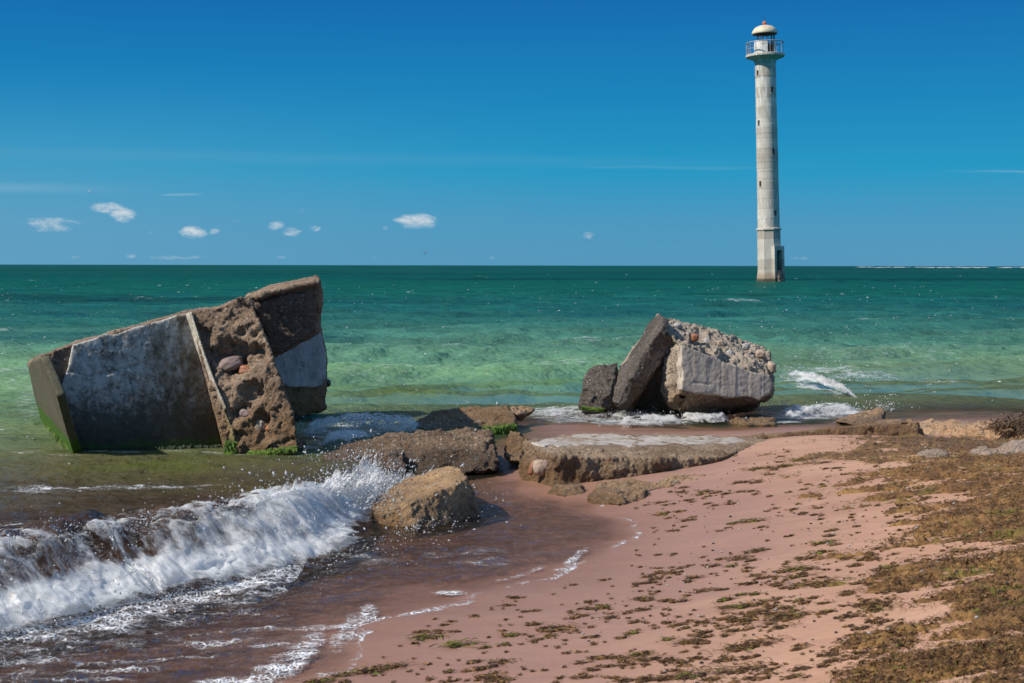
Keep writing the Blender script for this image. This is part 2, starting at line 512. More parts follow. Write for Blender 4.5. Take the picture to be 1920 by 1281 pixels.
def fan_cols(n_mid, n_out, half=0.43, far=1.5):
    mid = np.linspace(-half, half, n_mid)
    o = half + (far - half) * np.linspace(0, 1, n_out + 1)[1:] ** 1.6
    return np.concatenate([-o[::-1], mid, o])

def build_ground():
    u = fan_cols(560, 30)
    ys = [1.2]
    while ys[-1] < 30: ys.append(ys[-1] + max(0.012, 0.0048 * ys[-1]))
    ys = np.array(ys)
    Y, U = np.meshgrid(ys, u, indexing='ij')
    X = U * Y
    Z = ground_z(X, Y)
    me = mesh_np('beach', np.stack([X.ravel(), Y.ravel(), Z.ravel()], 1), grid_faces(*Y.shape))
    return me

def mat_sand():
    m, t, out = new_mat('wet pink sand')
    p = pos(t); z = zof(t, p)[2]
    s = t.scale(p, (0.7, 1.8, 1.0))
    n1 = t.noise(s, 1.6, 6, 0.6); n2 = t.noise(s, 9, 5, 0.6); n3 = t.noise(p, 350, 3, 0.7)
    dry = t.mix(t.ss(0.3, 0.7, n1), (0.47, 0.255, 0.155), (0.57, 0.335, 0.212))
    dry = t.mix(t.math('MULTIPLY', t.ss(0.45, 0.70, n2), 0.5), dry, (0.36, 0.19, 0.14))
    dry = t.mix(t.math('MULTIPLY', t.ss(0.40, 0.66, n3), 0.30), dry, (0.20, 0.095, 0.060))
    dry = t.mix(t.math('MULTIPLY', t.ss(0.62, 0.70, t.noise(p, 170, 2, 0.5)), 0.30), dry, (0.58, 0.42, 0.33))
    zz = t.math('ADD', z, t.math('ADD', t.math('MULTIPLY', t.math('SUBTRACT', n1, 0.5), 0.12), t.math('MULTIPLY', t.math('SUBTRACT', n2, 0.5), 0.03)))
    damp = t.ss(0.30, 0.06, zz)
    c = t.mix(t.math('MULTIPLY', damp, 0.82), dry, (0.300, 0.160, 0.115))
    wet = t.ss(0.070, -0.015, t.math('ADD', z, t.math('MULTIPLY', t.math('SUBTRACT', n2, 0.5), 0.05)))
    c = t.mix(t.math('MULTIPLY', wet, 0.55), c, (0.175, 0.080, 0.044))
    # weed lying on the bottom
    wd = t.ss(0.42, 0.60, t.math('ADD', t.math('MULTIPLY', t.noise(s, 3.0, 6, 0.65), 0.6), t.math('MULTIPLY', t.noise(s, 14, 4, 0.6), 0.4)))
    wd = t.math('MULTIPLY', wd, t.ss(-0.01, -0.09, z))
    c = t.mix(t.math('MULTIPLY', wd, 0.85), c, t.mix(t.ss(0.60, 0.72, t.noise(s, 5, 3, 0.6)), (0.042, 0.018, 0.008), (0.07, 0.085, 0.006)))
    h = t.math('ADD', t.math('MULTIPLY', n3, 0.5), t.math('MULTIPLY', n2, 2.0))
    h = t.math('ADD', h, t.math('MULTIPLY', t.noise(t.scale(p, (0.5, 1.6, 1)), 26, 4, 0.65), 1.6))
    nb = t.bump(h, 0.55, 0.007)
    ro = t.math('SUBTRACT', 0.92, t.math('MULTIPLY', damp, 0.42))
    finish(t, out, c, ro, nb, 0.3)
    return m
beach = build_ground()
tag(link('beach', beach, mat_sand()), kind='structure')

# ------------------------------------------------------------------ sea surface
WPIX = np.array([G(-560, 1105, .28), G(-250, 1048, .30), G(0, 1000, .31), G(160, 972, .30), (G(300, 958, .29)), G(440, 936, .28), G(560, 915, .27), G(628, 900, .24), G(676, 892, .20), G(712, 890, .08)])
WAMP = np.array([.18, .26, .27, .26, .25, .25, .24, .22, .17, .06])
_seg = np.r_[0, np.cumsum(np.linalg.norm(np.diff(WPIX[:, :2], axis=0), axis=1))]
CREST_L = _seg[-1]
_tt = np.linspace(0, CREST_L, 260)
CREST = np.stack([np.interp(_tt, _seg, WPIX[:, 0]), np.interp(_tt, _seg, WPIX[:, 1])], 1)
for _ in range(60):
    CREST[1:-1] = CREST[1:-1] * .5 + .25 * (CREST[:-2] + CREST[2:])
CAMP = np.interp(_tt, _seg, WAMP)
_tan = np.gradient(CREST, axis=0); _tan /= np.linalg.norm(_tan, axis=1)[:, None]
CNOR = np.stack([_tan[:, 1], -_tan[:, 0]], 1)          # toward the beach

def crest_coords(x, y):
    """along (0..1), across (positive toward the beach), height of the breaking wave"""
    q = np.stack([x, y], 1)
    a = np.zeros(len(x)); s = np.full(len(x), 9.0); A = np.zeros(len(x))
    near = (x < 0.6) & (y < 13)
    idx = np.nonzero(near)[0]
    for ch in np.array_split(idx, max(1, len(idx) // 20000)):
        if not len(ch): continue
        d = ((q[ch][:, None] - CREST[None]) ** 2).sum(-1)
        k = d.argmin(1)
        s[ch] = ((q[ch] - CREST[k]) * CNOR[k]).sum(1)
        dist = np.sqrt(d[np.arange(len(ch)), k])
        a[ch] = k / (len(CREST) - 1)
        A[ch] = CAMP[k]
        far = (dist - np.abs(s[ch])) > 0.25
        A[ch[far]] = 0
    return a, s, A

_ra, _rb = G(706, 975, 0)[:2], P(742, 900, 9.5)[:2]
_rd = (_rb - _ra) / np.linalg.norm(_rb - _ra)
def rock_side(x, y):
    """metres past the line where the foreground rock stops the wave"""
    return (x - _ra[0]) * _rd[1] - (y - _ra[1]) * _rd[0]

def wave_profile(a, s, A):
    front = np.exp(-(np.maximum(s, 0) / (0.20 + 0.1 * a)) ** 2)
    back = np.exp(-(np.minimum(s, 0) / 0.85) ** 2)
    return A * np.where(s > 0, front, back)

_wr = np.random.default_rng(21)
WAVES = []
for i in range(34):
    lam = 0.40 * (14 ** (i / 33.0))
    th = R(-62) + _wr.normal(0, 0.42)
    WAVES.append((lam, math.cos(th), math.sin(th), _wr.uniform(0, 6.28), 0.0115 * lam ** 0.70))
def sea_z(x, y, detail=True):
    z = np.zeros_like(x)
    q = P2(x, y)
    wx = 0.5 * perlin(q * 0.33 + 3.1); wy = 0.5 * perlin(q * 0.33 + 9.4)
    for lam, cx, cy, ph, am in WAVES:
        k = 2 * math.pi / lam
        s = np.sin(k * ((x + wx) * cx + (y + wy) * cy) + ph)
        fade = np.clip(lam * 260 / np.maximum(y, 1) / 4 - 0.4, 0, 1)
        z += am * fade * (s + 0.35 * (1 - np.abs(s)) * 1.5 - .3)
    z += 0.018 * fbm(q * (1, 0.8, 1), 2.6, 4, 0.55, 6) * np.clip(40 / np.maximum(y, 1), 0, 1)
    gust = 0.75 + 0.5 * fbm(q, 0.12, 2, 0.5, 8)
    return z * gust

def build_sea():
    u = fan_cols(680, 26)
    ys = [1.2]
    while ys[-1] < 260: ys.append(ys[-1] + (0.06 if ys[-1] < 3.6 else max(0.016, 0.0056 * ys[-1])))
    while ys[-1] < 60000: ys.append(ys[-1] * 1.13)
    ys = np.array(ys)
    Y, U = np.meshgrid(ys, u, indexing='ij')
    x, y = (U * Y).ravel(), Y.ravel()
    gz = ground_z(x, y)
    q = P2(x, y)
    depth = -gz
    wz = sea_z(x, y)
    calm = 0.22 + 0.78 * sm(10.5, 20, y + 0.25 * x)                 # sheltered, shallow water near the beach
    calm *= sm(-0.03, 0.25, depth) * 0.85 + 0.15
    z = wz * calm
    a, s, A = crest_coords(x, y)
    A = A * sm(-.06, -.45, rock_side(x, y))
    z = z + wave_profile(a, s, A) * (1 + 0.25 * fbm(q, 3.0, 3, .5, 4))
    # the heave beyond it, streaming past the big block
    z += 0.07 * np.exp(-((y - 10.6 + 0.35 * (x + 1.6)) / 0.45) ** 2) * sm(-0.4, -1.0, x) * sm(-4.6, -2.4, x)
    # thin run of the last wave up the sand
    lobes = 0.018 * fbm(q, 1.7, 3, 0.5, 12)
    swash = np.exp(-np.clip(depth, 0, 1) / 0.10)
    z += swash * (0.010 + lobes) * (y < 10.2)
    z += (0.017 * fbm(np.stack([x * .8 + y * .6, (y * .8 - x * .6) * 2.4, x * 0], 1), 3.2, 4, .6, 30) * sm(13, 9, y) * sm(-.01, .05, depth))   # ripples of the backwash
    dw = z - gz
    far = y > 26
    dw[far] = 3.0
    # ---- foam cover of the surface
    px, py = PIX(np.stack([x, y, np.zeros_like(x)], 1))
    foam = np.zeros_like(x)
    def blob(cx, cy, rx, ry, st, rot=0.0):
        c, sn = math.cos(rot), math.sin(rot)
        dx, dy = px - cx, py - cy
        e = ((dx * c + dy * sn) / rx) ** 2 + ((-dx * sn + dy * c) / ry) ** 2
        foam[:] = np.maximum(foam, st * np.clip(1.15 - e, 0, 1))
    lim = (y < 30) & (np.abs(x) < 14)
    px = np.where(lim, px, -9e3); py = np.where(lim, py, -9e3)
    for b in [(1090, 783, 120, 13, .55), (1020, 775, 60, 9, .6), (1180, 790, 110, 9, .66), (1270, 786, 60, 12, .55), (1140, 768, 90, 6, .7),
              (1500, 776, 80, 9, .66), (1560, 772, 60, 8, .66), (1470, 786, 60, 5, .6), (1530, 722, 58, 13, .75, .32), (1490, 708, 40, 7, .7), (1600, 768, 40, 8, .8),
              (1600, 697, 120, 5, .50), (1560, 690, 60, 6, .55), (1800, 712, 110, 3, .45), (1690, 699, 90, 3, .4),
              (690, 800, 130, 20, .60), (600, 806, 55, 14, .6), (780, 802, 60, 8, .7), (640, 830, 90, 9, .55),
              (60, 740, 50, 60, .36), (30, 700, 60, 40, .34), (45, 850, 50, 6, .42), (120, 862, 70, 4, .36), (250, 912, 230, 6, .50), (90, 915, 120, 10, .45), (40, 980, 70, 20, .4),
              (1150, 760, 60, 4, .5), (960, 745, 200, 4, .33), (700, 690, 300, 30, .27), (1650, 660, 300, 40, .27), (1490, 606, 14, 3.5, .9, .4), (1224, 586, 20, 2.5, .7),
              (640, 640, 120, 8, .3), (1100, 640, 60, 10, .3), (60, 560, 200, 10, .28), (310, 577, 10, 3, .5),
              (560, 1236, 75, 30, .56, -.75), (500, 1268, 85, 26, .58, -.45), (655, 1190, 60, 30, .54, -.9), (690, 1160, 26, 30, .58), (420, 1281, 70, 14, .66), (590, 1180, 70, 8, .45), (400, 1205, 120, 8, .46), (200, 1255, 130, 8, .55), (90, 1190, 120, 8, .42), (300, 1235, 150, 5, .45), (480, 1180, 100, 5, .45), (520, 1215, 60, 6, .55), (150, 1275, 160, 6, .5),
              (1075, 1055, 42, 8, .55, -.6), (840, 1116, 40, 7, .7), (980, 1078, 60, 5, .45, -.3), (880, 1050, 120, 30, .25), (300, 1130, 260, 16, .30, -.2), (700, 1050, 90, 18, .28)]:
        blob(*b)
    # lapping line round the blocks
    for cx, cy, rx, ry, stn in [(240, 850, 60, 4.5, .50), (330, 846, 40, 4, .42), (480, 851, 60, 4, .55), (180, 849, 40, 5, .5), (400, 848, 40, 4, .45), (560, 838, 40, 8, .5), (1190, 772, 60, 4, .7), (1320, 781, 60, 5, .7), (640, 884, 40, 8, .6)]:
        blob(cx, cy, rx, ry, stn)
    edge = np.exp(-(np.clip(dw, 0, 1) / 0.006) ** 2) * (dw > -0.02) * (y < 9.2) * np.clip(0.30 + 0.9 * fbm(q, 1.2, 3, .5, 14), 0, 1)
    foam = np.maximum(foam, edge * 0.9)
    # foam on the breaker: at its foot and running off in front of it
    ft = np.exp(-((s - 0.52 - .06 * a + .12 * fbm(q, 2.2, 3, .5, 91)) / 0.24) ** 2) * (A > 0.05) * sm(1.0, .9, a)
    foam = np.maximum(foam, 0.62 * ft)
    tr = np.exp(-((s - 0.85) / 0.45) ** 2) * (A > 0.05) * (s > 0.3)
    foam = np.maximum(foam, 0.27 * tr * sm(1.0, .9, a))
    whites = sm(0.30, 0.8, wz / (0.1 + 0.0015 * np.minimum(y, 100))) * sm(16, 24, y) * 0.5
    foam = np.maximum(foam, whites * (fbm(q * (.6, 1, 1), .5, 3, .5, 40) > 0.25) * (y < 300))
    # ---- colour of the water itself: milky green over sand, deep teal outside, brown where torn weed is stirred up
    KY = np.array([3, 5.5, 7, 8.5, 9.6, 10.8, 11.8, 13, 15, 17, 19, 22, 26, 32, 40, 55, 90, 200, 1000, 6e4])
    KC = np.array([(.085,.043,.021),(.088,.046,.023),(.090,.052,.026),(.095,.060,.030),(.105,.075,.036),(.120,.100,.046),(.120,.125,.050),(.125,.150,.070),(.125,.175,.080),(.125,.215,.095),(.130,.245,.105),
                   (.122,.236,.130),(.090,.204,.124),(.054,.164,.112),(.027,.126,.096),(.010,.096,.078),(.005,.088,.060),(.002,.064,.047),(.002,.058,.044),(.002,.056,.043)]) 
    warp = y * (1 + 0.16 * fbm(q * (.45, 1, 1), 0.22, 4, .55, 50)) - 0.10 * x * sm(10, 16, y)
    warp = np.where(y > 60, y, warp)
    col = np.stack([np.interp(warp, KY, KC[:, i]) for i in range(3)], 1)
    right = (sm(2.0, 5.0, x) * sm(11, 14, y) * sm(28, 18, y))[:, None] * .8
    col = col * (1 - right) + np.array((.125, .160, .070)) * right
    pat = fbm(q * (.35, 1, 1), 0.55, 4, .55, 60)
    col *= (1 + 0.36 * np.clip(pat, -1, 1) * sm(9, 14, y) * sm(160, 60, y))[:, None]
    dark = sm(0.15, 0.55, fbm(q * (.25, 1, 1), 0.030, 4, .55, 70)) * sm(25, 40, y) * sm(2500, 600, y)       # weed beds far out
    col *= (1 - 0.40 * dark)[:, None]
    bl = (sm(.18, .6, fbm(q * (.28, 1, 1), .16, 4, .55, 66)) * sm(20, 34, y) * sm(170, 80, y) * .62)[:, None]
    col = col * (1 - bl) + np.array((.004, .066, .072)) * bl
    # weed seen through the shallows, yellow-green and red-brown
    wy = .45 * sm(0.15, 0.55, fbm(q * (.5, 1.6, 1), 1.6, 4, .55, 80)) * sm(13.2, 11.3, y) * sm(7.5, 9.2, y)
    col = col * (1 - .55 * wy[:, None]) + np.array((.125, .125, .008)) * .55 * wy[:, None]
    gx = .55 * np.exp(-((px - 620 + 320) / 130) ** 2 - ((py - 885) / 12) ** 2) + .8 * np.exp(-((px - 760) / 60) ** 2 - ((py - 738) / 9) ** 2) + .9 * np.exp(-((px - 1230) / 70) ** 2 - ((py - 782) / 5) ** 2) + 1.0 * np.exp(-((px - 1580) / 45) ** 2 - ((py - 762) / 6) ** 2)
    gx = np.clip(gx * (0.7 + 0.9 * fbm(q * (1, 2, 1), 2, 3, .5, 82)), 0, 1)[:, None]
    col = col * (1 - gx) + np.array((.12, .16, .008)) * gx
    br = np.clip(sm(-0.1, 0.45, fbm(q * (.5, 1.5, 1), 2.0, 4, .6, 90)), 0, 1) * sm(10.5, 8.5, y)
    col = col * (1 - .6 * br[:, None]) + np.array((.040, .019, .009)) * .6 * br[:, None]
    turb = np.interp(y, [4, 8, 10, 11.5, 13, 16, 20], [2.2, 2.4, 3.2, 4.0, 5.0, 5.0, 5.0])
    opac = 1 - np.exp(-np.clip(dw, 0, 5) * turb)
    opac = np.where(A > 0, np.maximum(opac, sm(.05, .2, wave_profile(a, s, A)) * .8), opac)
    nr, nc = Y.shape
    keep = dw > -0.06
    f = grid_faces(nr, nc)
    f = f[keep[f].any(1)]
    used = np.unique(f); remap = np.full(len(x), -1); remap[used] = np.arange(len(used))
    me = mesh_np('sea', np.stack([x, y, z], 1)[used], remap[f])
    attr_f(me, 'foam', foam[used]); attr_f(me, 'opac', opac[used]); attr_c(me, 'wcol', col[used])
    return me

def mat_sea():
    m, t, out = new_mat('sea water')
    p = pos(t); y = zof(t, p)[1]
    A = lambda n: t.n('ShaderNodeAttribute', attribute_name=n)
    foam, opac, col = A('foam').outputs['Fac'], A('opac').outputs['Fac'], A('wcol').outputs['Color']
    s = t.scale(p, (0.75, 1.0, 1.0))
    rp = t.math('ADD', t.math('MULTIPLY', t.noise(s, 5.5, 5, 0.6, 0.6), 1.0), t.math('MULTIPLY', t.noise(s, 20, 3, 0.6, 0.3), 0.3))
    big = t.noise(t.scale(p, (0.6, 1, 1)), 0.9, 4, 0.6)
    nearw = t.ss(60.0, 8.0, y)
    b1 = t.bump(big, 1.0, 0.80)
    nb = t.bump(rp, t.math('ADD', 0.5, t.math('MULTIPLY', nearw, 0.8)), 0.18, b1)
    # body of the water and what shows through it
    c = t.mix(t.math('MULTIPLY', t.ss(0.40, 0.75, big), 0.25), col, t.mix(1.0, col, (0.55, 0.72, 0.70), 'MULTIPLY'))
    dif = t.n('ShaderNodeBsdfDiffuse', {'Color': c, 'Normal': t.bump(t.math('ADD', big, t.math('MULTIPLY', rp, 0.16)), 0.75, 0.55)})
    tr = t.n('ShaderNodeBsdfTransparent', {'Color': t.mix(t.math('MULTIPLY', opac, 5.0, clamp=True), (1, 1, 1), (0.90, 0.84, 0.75))})
    body = t.n('ShaderNodeMixShader', {0: opac, 1: tr.outputs[0], 2: dif.outputs[0]})
    gl = t.n('ShaderNodeBsdfGlossy', {'Color': (1, 1, 1), 'Roughness': 0.09, 'Normal': nb})
    fr = t.n('ShaderNodeFresnel', {'IOR': 1.333, 'Normal': nb}).outputs[0]
    fr = t.math('MINIMUM', t.math('MULTIPLY', fr, t.math('ADD', 0.5, t.math('MULTIPLY', t.ss(14.0, 9.0, y), 0.5))), t.math('ADD', 0.13, t.math('ADD', t.math('MULTIPLY', t.ss(90.0, 18.0, y), 0.09), t.math('MULTIPLY', t.ss(14.0, 9.0, y), 0.42))))
    fr = t.math('MULTIPLY', fr, t.ss(0.0, 0.10, opac))                 # a film too thin to ripple
    wat = t.n('ShaderNodeMixShader', {0: fr, 1: body.outputs[0], 2: gl.outputs[0]})
    # foam: lace of bubbles
    fs = t.scale(p, (1, 1, 0.3))
    wv = t.n('ShaderNodeMixRGB', {0: 0.10, 1: fs, 2: t.noise(fs, 4, 4, 0.6, out=1)}).outputs[0]
    e1 = t.voro(wv, 24.0, 0, 'DISTANCE_TO_EDGE'); e2 = t.voro(wv, 58.0, 0, 'DISTANCE_TO_EDGE')
    lace = t.math('MAXIMUM', t.ss(0.16, 0.0, e1), t.math('MULTIPLY', t.ss(0.22, 0.02, e2), 0.8))
    cl = t.noise(t.scale(p, (.7, 1.3, 1)), 8.0, 8, 0.72)
    fm = t.math('ADD', t.math('MULTIPLY', foam, 0.80), t.math('MULTIPLY', t.math('SUBTRACT', cl, 0.5), 1.7))
    fm = t.math('ADD', fm, t.math('MULTIPLY', t.math('SUBTRACT', lace, 0.4), t.math('ADD', 0.22, t.math('MULTIPLY', t.ss(8.0, 6.8, y), 0.22))))
    fmask = t.math('MULTIPLY', t.ss(0.30, 0.85, fm), t.ss(0.05, 0.30, foam))
    # flecks of foam torn off by the wind
    v = t.n('ShaderNodeTexVoronoi', {'Vector': t.scale(p, (0.6, 0.8, 0.2)), 'Scale': 5.5})
    rnd = t.n('ShaderNodeSeparateColor', {0: v.outputs['Color']}).outputs
    fl = t.math('MULTIPLY', t.ss(0.10, 0.05, v.outputs['Distance']), t.ss(0.72, 0.74, t.math('ADD', rnd[0], t.math('MULTIPLY', t.math('SUBTRACT', cl, 0.5), 0.9))))
    fl = t.math('MULTIPLY', fl, t.math('MULTIPLY', t.ss(8.5, 12.0, y), t.ss(60.0, 25.0, y)))
    v2 = t.n('ShaderNodeTexVoronoi', {'Vector': t.scale(p, (0.5, 0.4, 0.2)), 'Scale': 1.3})
    r2 = t.n('ShaderNodeSeparateColor', {0: v2.outputs['Color']}).outputs
    fl2 = t.math('MULTIPLY', t.ss(0.12, 0.06, v2.outputs['Distance']), t.ss(0.90, 0.92, r2[0]))
    fl2 = t.math('MULTIPLY', fl2, t.math('MULTIPLY', t.ss(28.0, 45.0, y), t.ss(900.0, 250.0, y)))
    fmask = t.math('MAXIMUM', fmask, t.math('MULTIPLY', t.math('MAXIMUM', fl, fl2), 0.8))
    fb = t.bump(t.math('ADD', lace, cl), 0.8, 0.02)
    fd = t.n('ShaderNodeBsdfDiffuse', {'Color': (0.88, 0.88, 0.88), 'Normal': fb})
    fin = t.n('ShaderNodeMixShader', {0: fmask, 1: wat.outputs[0], 2: fd.outputs[0]})
    t.nt.links.new(fin.outputs[0], out.inputs[0])
    return m
sea = tag(link('sea', build_sea(), mat_sea()), kind='structure')
# ------------------------------------------------------------------ lighthouse (z up in its own axes, leaning as one)
def m_tower():
    m, t, out = new_mat('weathered lighthouse concrete')
    tc = t.n('ShaderNodeTexCoord').outputs['Object']
    x, y, z = zof(t, tc)[:3]
    ring = t.math('FLOOR', t.math('DIVIDE', t.math('SUBTRACT', z, 0.25), 0.98))
    wn = t.n('ShaderNodeTexWhiteNoise', {'W': ring}, noise_dimensions='1D').outputs['Value']
    fr = t.math('FRACT', t.math('DIVIDE', t.math('SUBTRACT', z, 0.25), 0.98))
    seam = t.math('MAXIMUM', t.ss(0.035, 0.0, fr), t.ss(0.965, 1.0, fr))
    n1 = t.noise(t.scale(tc, (1, 1, 0.5)), 1.6, 6, 0.65)
    n2 = t.noise(t.scale(tc, (3.0, 3.0, 0.35)), 2.2, 5, 0.65)
    c = t.mix(wn, (0.40, 0.355, 0.29), (0.56, 0.525, 0.46))
    c = t.mix(t.math('MULTIPLY', t.ss(0.45, 0.7, n1), 0.5), c, (0.29, 0.255, 0.205))
    zone = t.math('ADD', t.math('MULTIPLY', t.ss(14.5, 19.0, z), 0.9), t.math('MULTIPLY', t.ss(9.5, 5.4, z), 0.9))
    zone = t.math('MULTIPLY', zone, t.ss(4.9, 5.2, z))
    white = t.math('MULTIPLY', t.ss(0.49, 0.64, n2), t.math('ADD', 0.25, zone, clamp=True))
    c = t.mix(t.math('MULTIPLY', white, 0.85), c, (0.76, 0.75, 0.72))
    c = t.mix(t.math('MULTIPLY', seam, t.math('MULTIPLY', t.ss(5.2, 5.4, z), 0.55)), c, (0.20, 0.17, 0.14))
    low = t.ss(1.3, 0.5, t.math('ADD', z, t.math('MULTIPLY', t.math('SUBTRACT', n1, 0.5), 1.2)))
    c = t.mix(t.math('MULTIPLY', low, 0.7), c, (0.25, 0.165, 0.10))
    c = t.mix(t.math('MULTIPLY', t.ss(0.45, 0.2, z), 0.85), c, (0.045, 0.035, 0.022))
    h = t.math('ADD', t.math('MULTIPLY', t.noise(tc, 9, 6, 0.7), 0.6), t.math('MULTIPLY', seam, -0.5))
    finish(t, out, c, 0.9, t.bump(h, 0.5, 0.03), 0.2)
    return m
MT = m_tower()
M_DARK = mat_plain('dark window hole', (0.02, 0.014, 0.011), 0.9, 0.3, 6)
M_RAIL = mat_plain('pale corroded rail', (0.36, 0.36, 0.36), 0.55, 0.3, 3, 0.1, 0.5)
M_POST = mat_plain('rusty lantern post', (0.085, 0.055, 0.045), 0.6, 0.3, 3, 0.1, 0.3)
M_DOME = mat_plain('cream dome paint', (0.62, 0.54, 0.38), 0.6, 0.12, 1.5, 0.1, 0, (0.42, 0.20, 0.055))
M_BALL = mat_plain('orange ball paint', (0.62, 0.16, 0.045), 0.5, 0.15, 4, 0.1)
M_BAY = mat_plain('white lantern wall', (0.64, 0.63, 0.60), 0.8, 0.12, 2.0, 0.3, 0, (0.40, 0.36, 0.32))
M_WEED = mat_plain('rust red broken concrete', (0.40, 0.24, 0.17), 0.85, 0.35, 3.0, 0.5, 0, (0.11, 0.09, 0.06))

TY = 140.0
tb = G(1443.5, 528.3, 0.0)
K = tb[1] / FPX                                  # metres per photograph pixel at the tower
tower = empty('lighthouse', (tb[0], tb[1], 0.0), 'tall slender leaning concrete lighthouse standing alone out in the sea', 'lighthouse')
tower.rotation_euler = (0, R(-1.85), 0)
def TZ(py): return (528.3 - py) * K

def lathe(bm, prof, n=48, a0=0.0, a1=2 * math.pi, phase=0.0):
    full = abs(a1 - a0 - 2 * math.pi) < 1e-6
    rings = []
    for r, z in prof:
        if r < 1e-6: rings.append([bm.verts.new((0, 0, z))]); continue
        m_ = n if full else n + 1
        rings.append([bm.verts.new((r * math.sin(a0 + (a1 - a0) * i / n + phase), -r * math.cos(a0 + (a1 - a0) * i / n + phase), z)) for i in range(m_)])
    for A_, B_ in zip(rings[:-1], rings[1:]):
        if len(A_) == 1 and len(B_) == 1: continue
        k = max(len(A_), len(B_))
        for i in range(k if full else k - 1):
            j = (i + 1) % k
            vs_ = [A_[i % len(A_)], A_[j % len(A_)], B_[j % len(B_)], B_[i % len(B_)]]
            u_ = []
            for v in vs_:
                if v not in u_: u_.append(v)
            if len(u_) > 2: bm.faces.new(u_)
    return rings

def tube(bm, a, b, r, n=8):
    a, b = Vector(a), Vector(b); d = (b - a)
    q = d.to_track_quat('Z', 'Y')
    A_ = [bm.verts.new(a + q @ Vector((r * math.cos(6.2832 * i / n), r * math.sin(6.2832 * i / n), 0))) for i in range(n)]
    B_ = [bm.verts.new(b + q @ Vector((r * math.cos(6.2832 * i / n), r * math.sin(6.2832 * i / n), 0))) for i in range(n)]
    for i in range(n):
        j = (i + 1) % n; bm.faces.new((A_[i], A_[j], B_[j], B_[i]))
    bm.faces.new(A_[::-1]); bm.faces.new(B_)

def torus(bm, R_, r, z, n=64, k=8, a0=0.0, a1=2 * math.pi):
    rows = []
    full = abs(a1 - a0 - 2 * math.pi) < 1e-6
    for i in range(n if full else n + 1):
        a = a0 + (a1 - a0) * i / n
        rows.append([bm.verts.new(((R_ + r * math.cos(6.2832 * j / k)) * math.sin(a), -(R_ + r * math.cos(6.2832 * j / k)) * math.cos(a), z + r * math.sin(6.2832 * j / k))) for j in range(k)])
    for i in range(len(rows) if full else len(rows) - 1):
        A_, B_ = rows[i], rows[(i + 1) % len(rows)]
        for j in range(k): bm.faces.new((A_[j], A_[(j + 1) % k], B_[(j + 1) % k], B_[j]))

def box_at(bm, ang, rad, z0, z1, w, d):
    """box facing outward at angle ang (0 = toward the beach, positive to the right)"""
    n_ = Vector((math.sin(ang), -math.cos(ang), 0)); s_ = Vector((math.cos(ang), math.sin(ang), 0))
    vs_ = []
    for z in (z0, z1):
        for a_, b_ in ((-w / 2, 0), (w / 2, 0), (w / 2, -d), (-w / 2, -d)):
            vs_.append(bm.verts.new(n_ * (rad + b_) + s_ * a_ + Vector((0, 0, z))))
    for f in ((0, 1, 2, 3), (4, 7, 6, 5), (0, 4, 5, 1), (1, 5, 6, 2), (2, 6, 7, 3), (3, 7, 4, 0)):
        bm.faces.new([vs_[i] for i in f])

def cut(me, boxes):
    bmc = bmesh.new()
    for b in boxes: box_at(bmc, *b)
    bmesh.ops.recalc_face_normals(bmc, faces=bmc.faces[:])
    mc = bpy.data.meshes.new('cutter'); bmc.to_mesh(mc); bmc.free()
    oc = bpy.data.objects.new('cutter', mc); COL.objects.link(oc)
    out = apply_mods(me, [('BOOLEAN', dict(operation='DIFFERENCE', solver='EXACT', object=oc))])
    bpy.data.objects.remove(oc)
    return out

OCT = R(11.5)
zc, zg = TZ(431), TZ(112)                         # cornice and gallery levels
R0, R1 = 20.4 * K, 18.8 * K                       # shaft radius below and above
def child(name, me_or_bm, m, parent=tower, smooth=False):
    if isinstance(me_or_bm, bmesh.types.BMesh):
        bmesh.ops.recalc_face_normals(me_or_bm, faces=me_or_bm.faces[:])
        return obj(name, me_or_bm, m, parent, smooth)
    me_or_bm.materials.clear(); me_or_bm.materials.append(m)
    o = bpy.data.objects.new(name, me_or_bm); COL.objects.link(o); o.parent = parent
    return o

# eight-sided base, spreading at the water
bm = bmesh.new()
lathe(bm, [(0, -1.6), (28.5 * K, -1.6), (26.8 * K, 0.0), (23.6 * K, TZ(508)), (22.9 * K, zc - 0.1), (0, zc - 0.1)], 8, phase=OCT)
bmesh.ops.recalc_face_normals(bm, faces=bm.faces[:])
me = bpy.data.meshes.new('base'); bm.to_mesh(me); bm.free()
DA = OCT + R(22.5)                                # the face that carries the door
base_me = cut(me, [(DA, 26 * K, TZ(507), TZ(470), 13.5 * K, 18 * K)])
basep = child('base', base_me, MT)
bm = bmesh.new()
# door surround standing proud of that face: two jambs, a lintel and a parapet
ap = 22.9 * K * math.cos(R(22.5))
wj, wo = 25 * K, 13.5 * K
for sgn in (-1, 1):
    vs0 = len(bm.verts)
    off = sgn * (wo / 2 + (wj - wo) / 4)
    n_ = Vector((math.sin(DA), -math.cos(DA), 0)); s_ = Vector((math.cos(DA), math.sin(DA), 0))
    box_at(bm, DA, ap + 5.5 * K, -0.8, TZ(470), (wj - wo) / 2, 8 * K)
    bm.verts.ensure_lookup_table()
    for v in bm.verts[vs0:]: v.co += s_ * off
box_at(bm, DA, ap + 5.5 * K, TZ(470) + 0.002, TZ(462.5), wj, 8 * K)
child('door_surround', bm, MT, basep)
bm = bmesh.new()
box_at(bm, DA, ap + 3.5 * K, TZ(507.2), TZ(505), wo - 0.02, 6 * K)
box_at(bm, DA, ap - 9 * K, TZ(506), TZ(471), wo - 0.02, 0.08)
child('doorway', bm, M_DARK, basep)
bm = bmesh.new()
box_at(bm, DA, ap + 1.5 * K, TZ(489), TZ(487), wo - 0.02, 0.1)
